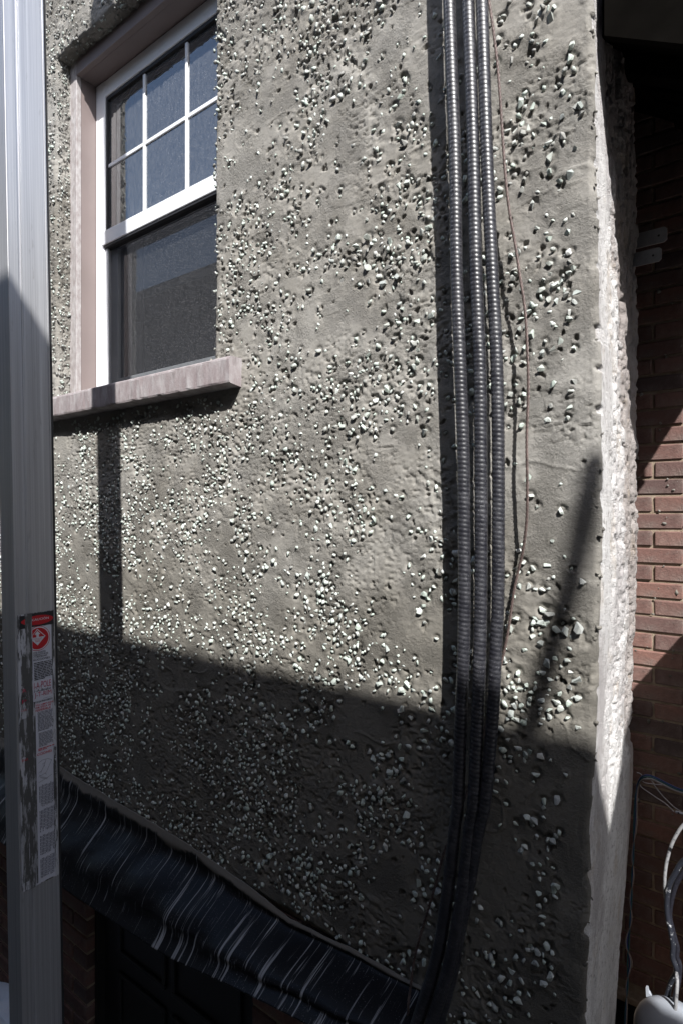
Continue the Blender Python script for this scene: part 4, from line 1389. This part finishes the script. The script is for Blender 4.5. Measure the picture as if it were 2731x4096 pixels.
MB().box(u2.x - 0.010, u2.x + 0.004, 1.655, 1.689, u2.z + 0.004, u1.z).build('back_plate', M['galvanised'], br, bevel=0.002)

# bundle of thin wires hooked on the edge, dropping beside it
YWr = 1.80
def wires(name, mats, paths, rad, parent):
    for mname, tab in zip(mats, paths):
        MB().tube(spline([up(a, b, c) for a, b, c in tab], 90), rad, 7).build(name, M[mname], parent, smooth=True)
wb = empty('wire_bundle', up(2560, 3110, YWr), label='bundle of thin blue, teal and pale wires hooked beside the plaster edge', cat='wires')
def drop(d, w, y=0.0):
    return [(3150 + d, 3330 + d, YWr), (2900 + d, 3240 + d, YWr), (2760 + d, 3172 + d, YWr), (2700, 3150 + d, YWr), (2640, 3120 + d, YWr), (2600, 3102 + d, YWr - .01), (2568 + d * .3, 3104 + d, YWr - .015),
            (2548 + d * .4, 3135, YWr), (2540 + w, 3200, YWr), (2536 + w * 1.5, 3300, YWr), (2530 - w, 3420, YWr), (2527 + w, 3500, YWr), (2522 - w, 3600, YWr),
            (2519 + w, 3680, YWr), (2510 - w * 2, 3770, YWr), (2512 + w * 2.2, 3850, YWr), (2507 - w, 3940, YWr), (2500 + w, 4040, YWr), (2496, 4200, YWr)]
wires('strand', ('wire_blue', 'wire_teal', 'wire_white', 'wire_beige'), (drop(0, 2), drop(6, -2), drop(12, 4), drop(16, 6)), 0.0019, wb)
pw = lambda t: [(a, b, YWr - .008) for a, b in t]
wires('strand', ('wire_white', 'wire_white', 'wire_white'), (
    pw([(2545, 3090), (2560, 3096), (2568, 3110), (2566, 3122), (2578, 3131), (2600, 3135), (2645, 3140)]),
    pw([(2567, 3108), (2585, 3110), (2605, 3125), (2625, 3155), (2650, 3185), (2690, 3225), (2722, 3247)]),
    pw([(2556, 3137), (2565, 3150), (2590, 3168), (2630, 3195), (2660, 3215), (2693, 3246)])), 0.0014, wb)

cl_ = empty('wire_clip', up(2715, 3255, 1.78), label='small white plastic clip holding two thin pale wires', cat='clip')
a = up(2699, 3242, 1.78); b = up(2745, 3262, 1.78)
MB().box(a.x, b.x, 1.775, 1.783, b.z, a.z).build('clip_body', M['white_plastic'], cl_, bevel=0.002)
MB().tube([(a.x + 0.008, 1.7745, (a.z + b.z) / 2), (a.x + 0.008, 1.776, (a.z + b.z) / 2)], 0.0025, 10).build('screw_hole', M['dark_gasket'], cl_)

YC = 1.95
def cable(name, tab, mat, rad, label):
    return MB().tube(spline([up(a, b, YC + (c if c else 0)) for a, b, c in tab], 120), rad, 12).build(name, M[mat], None, smooth=True, label=label, cat='cable')
cable('pale_cable', [(3050, 2900, .1), (2900, 3130, .05), (2790, 3250, 0), (2731, 3300, 0), (2700, 3345, 0), (2678, 3395, 0), (2662, 3460, 0), (2656, 3520, 0), (2657, 3570, .01), (2668, 3640, .04), (2690, 3740, .05), (2695, 3860, .03), (2706, 3910, -.02), (2702, 4000, -.03), (2690, 4140, -.03)],
      'grey_white_cable', 0.0048, 'pale grey cable looping down the brick wall')
cable('black_cable', [(3080, 3060, .1), (2920, 3290, .05), (2790, 3400, 0), (2725, 3450, 0), (2700, 3490, 0), (2675, 3540, 0), (2665, 3600, 0), (2667, 3660, 0), (2678, 3715, 0), (2689, 3780, 0), (2688, 3830, 0), (2702, 3870, 0), (2700, 3895, .01), (2682, 3930, .02), (2662, 4000, .02), (2640, 4090, .02)],
      'splashed_cable', 0.0075, 'black cable splashed with white, bent left towards the white hood')
cable('black_cable', [(3100, 3110, .12), (2940, 3330, .07), (2800, 3440, .02), (2740, 3480, .02), (2705, 3530, .02), (2686, 3590, .02), (2676, 3660, .02), (2688, 3720, .02), (2706, 3790, .02), (2704, 3825, .02), (2716, 3860, .02), (2712, 3915, .02), (2700, 3980, .0), (2690, 4090, .0)],
      'black_cable', 0.0072, 'plain black cable running beside the splashed one, nearest the right edge')

# white hood the cables drop into
hood = empty('white_hood', up(2680, 4060, 1.95), label='white plastic hood at the foot of the hanging cables', cat='hood')
c0 = up(2688, 4165, 1.93)
hv = []; nu, nvv = 28, 10
for i in range(nvv + 1):
    ph = i / nvv * math.pi / 2
    for j in range(nu):
        th_ = j / nu * 2 * math.pi
        k = 0.098
        hv.append((c0.x + k * 1.05 * math.sin(ph) * math.cos(th_), c0.y + k * 0.9 * math.sin(ph) * math.sin(th_), c0.z + 0.105 * math.cos(ph) ** 0.8 - 0.0))
for (s, dz) in ((1.0, -0.03), (1.06, -0.032), (1.06, -0.07)):
    for j in range(nu):
        th_ = j / nu * 2 * math.pi
        hv.append((c0.x + 0.103 * s * math.cos(th_), c0.y + 0.088 * s * math.sin(th_), c0.z + dz))
rows_ = nvv + 4
hf = [(i * nu + j, (i + 1) * nu + j, (i + 1) * nu + (j + 1) % nu, i * nu + (j + 1) % nu) for i in range(rows_ - 1) for j in range(nu)]
me = bpy.data.meshes.new('dome'); me.from_pydata(hv, [], hf); me.update()
me.polygons.foreach_set('use_smooth', np.ones(len(me.polygons), dtype=bool))
link('dome', me, M['white_plastic'], hood)
a = up(2600, 3995, 2.02); b = up(2760, 4140, 2.02)
MB().box(a.x, b.x, 2.02, 2.035, b.z, a.z).build('back_plate', M['white_plastic'], hood, bevel=0.003)
tb = MB()
q = [up(2580, 3952, 1.98), up(2588, 3953, 1.98), up(2592, 3970, 1.98), up(2618, 4003, 1.98), up(2613, 4013, 1.98), up(2592, 4014, 1.98), up(2582, 3985, 1.98)]
bm = bmesh.new(); f = bm.faces.new([bm.verts.new(p) for p in q])
r = bmesh.ops.extrude_face_region(bm, geom=[f])
for v in r['geom']:
    if isinstance(v, bmesh.types.BMVert): v.co.y += 0.012
bmesh.ops.recalc_face_normals(bm, faces=bm.faces)
me = bpy.data.meshes.new('bent_tab'); bm.to_mesh(me); bm.free()
link('bent_tab', me, M['white_plastic'], hood)

# sheet heaped at the bottom left, below the pole
nu, nvv = 60, 40
V = np.zeros((nvv, nu, 3))
hc = np.array((-2.42, 1.00))
for i in range(nvv):
    t = i / (nvv - 1)
    for j in range(nu):
        a = 2 * math.pi * j / nu
        r = 0.02 + 0.34 * t ** 0.55 * (1 + 0.10 * math.sin(a * 7 + t * 3) * t + 0.08 * math.sin(a * 3 + 1))
        V[i, j] = (hc[0] + r * 1.3 * math.cos(a), min(hc[1] + r * 0.7 * math.sin(a), 1.22), -1.90 - 1.10 * t ** 2.2 - 0.02 * float(vn(j / 5, t * 5, 3)))
idx = np.arange(nvv * nu).reshape(nvv, nu); jx = np.roll(idx, -1, 1)
fq = np.stack([idx[:-1], idx[1:], jx[1:], jx[:-1]], -1).reshape(-1, 4)
link('dust_sheet', mesh_np('dust_sheet', V.reshape(-1, 3), fq), M['dust_sheet'], None,
     label='pale dust sheet heaped behind the foot of the scaffold pole', cat='sheet')
print('stones', NS, 'tris approx', sum(len(o.data.polygons) * 2 for o in bpy.data.objects if o.type == 'MESH'))
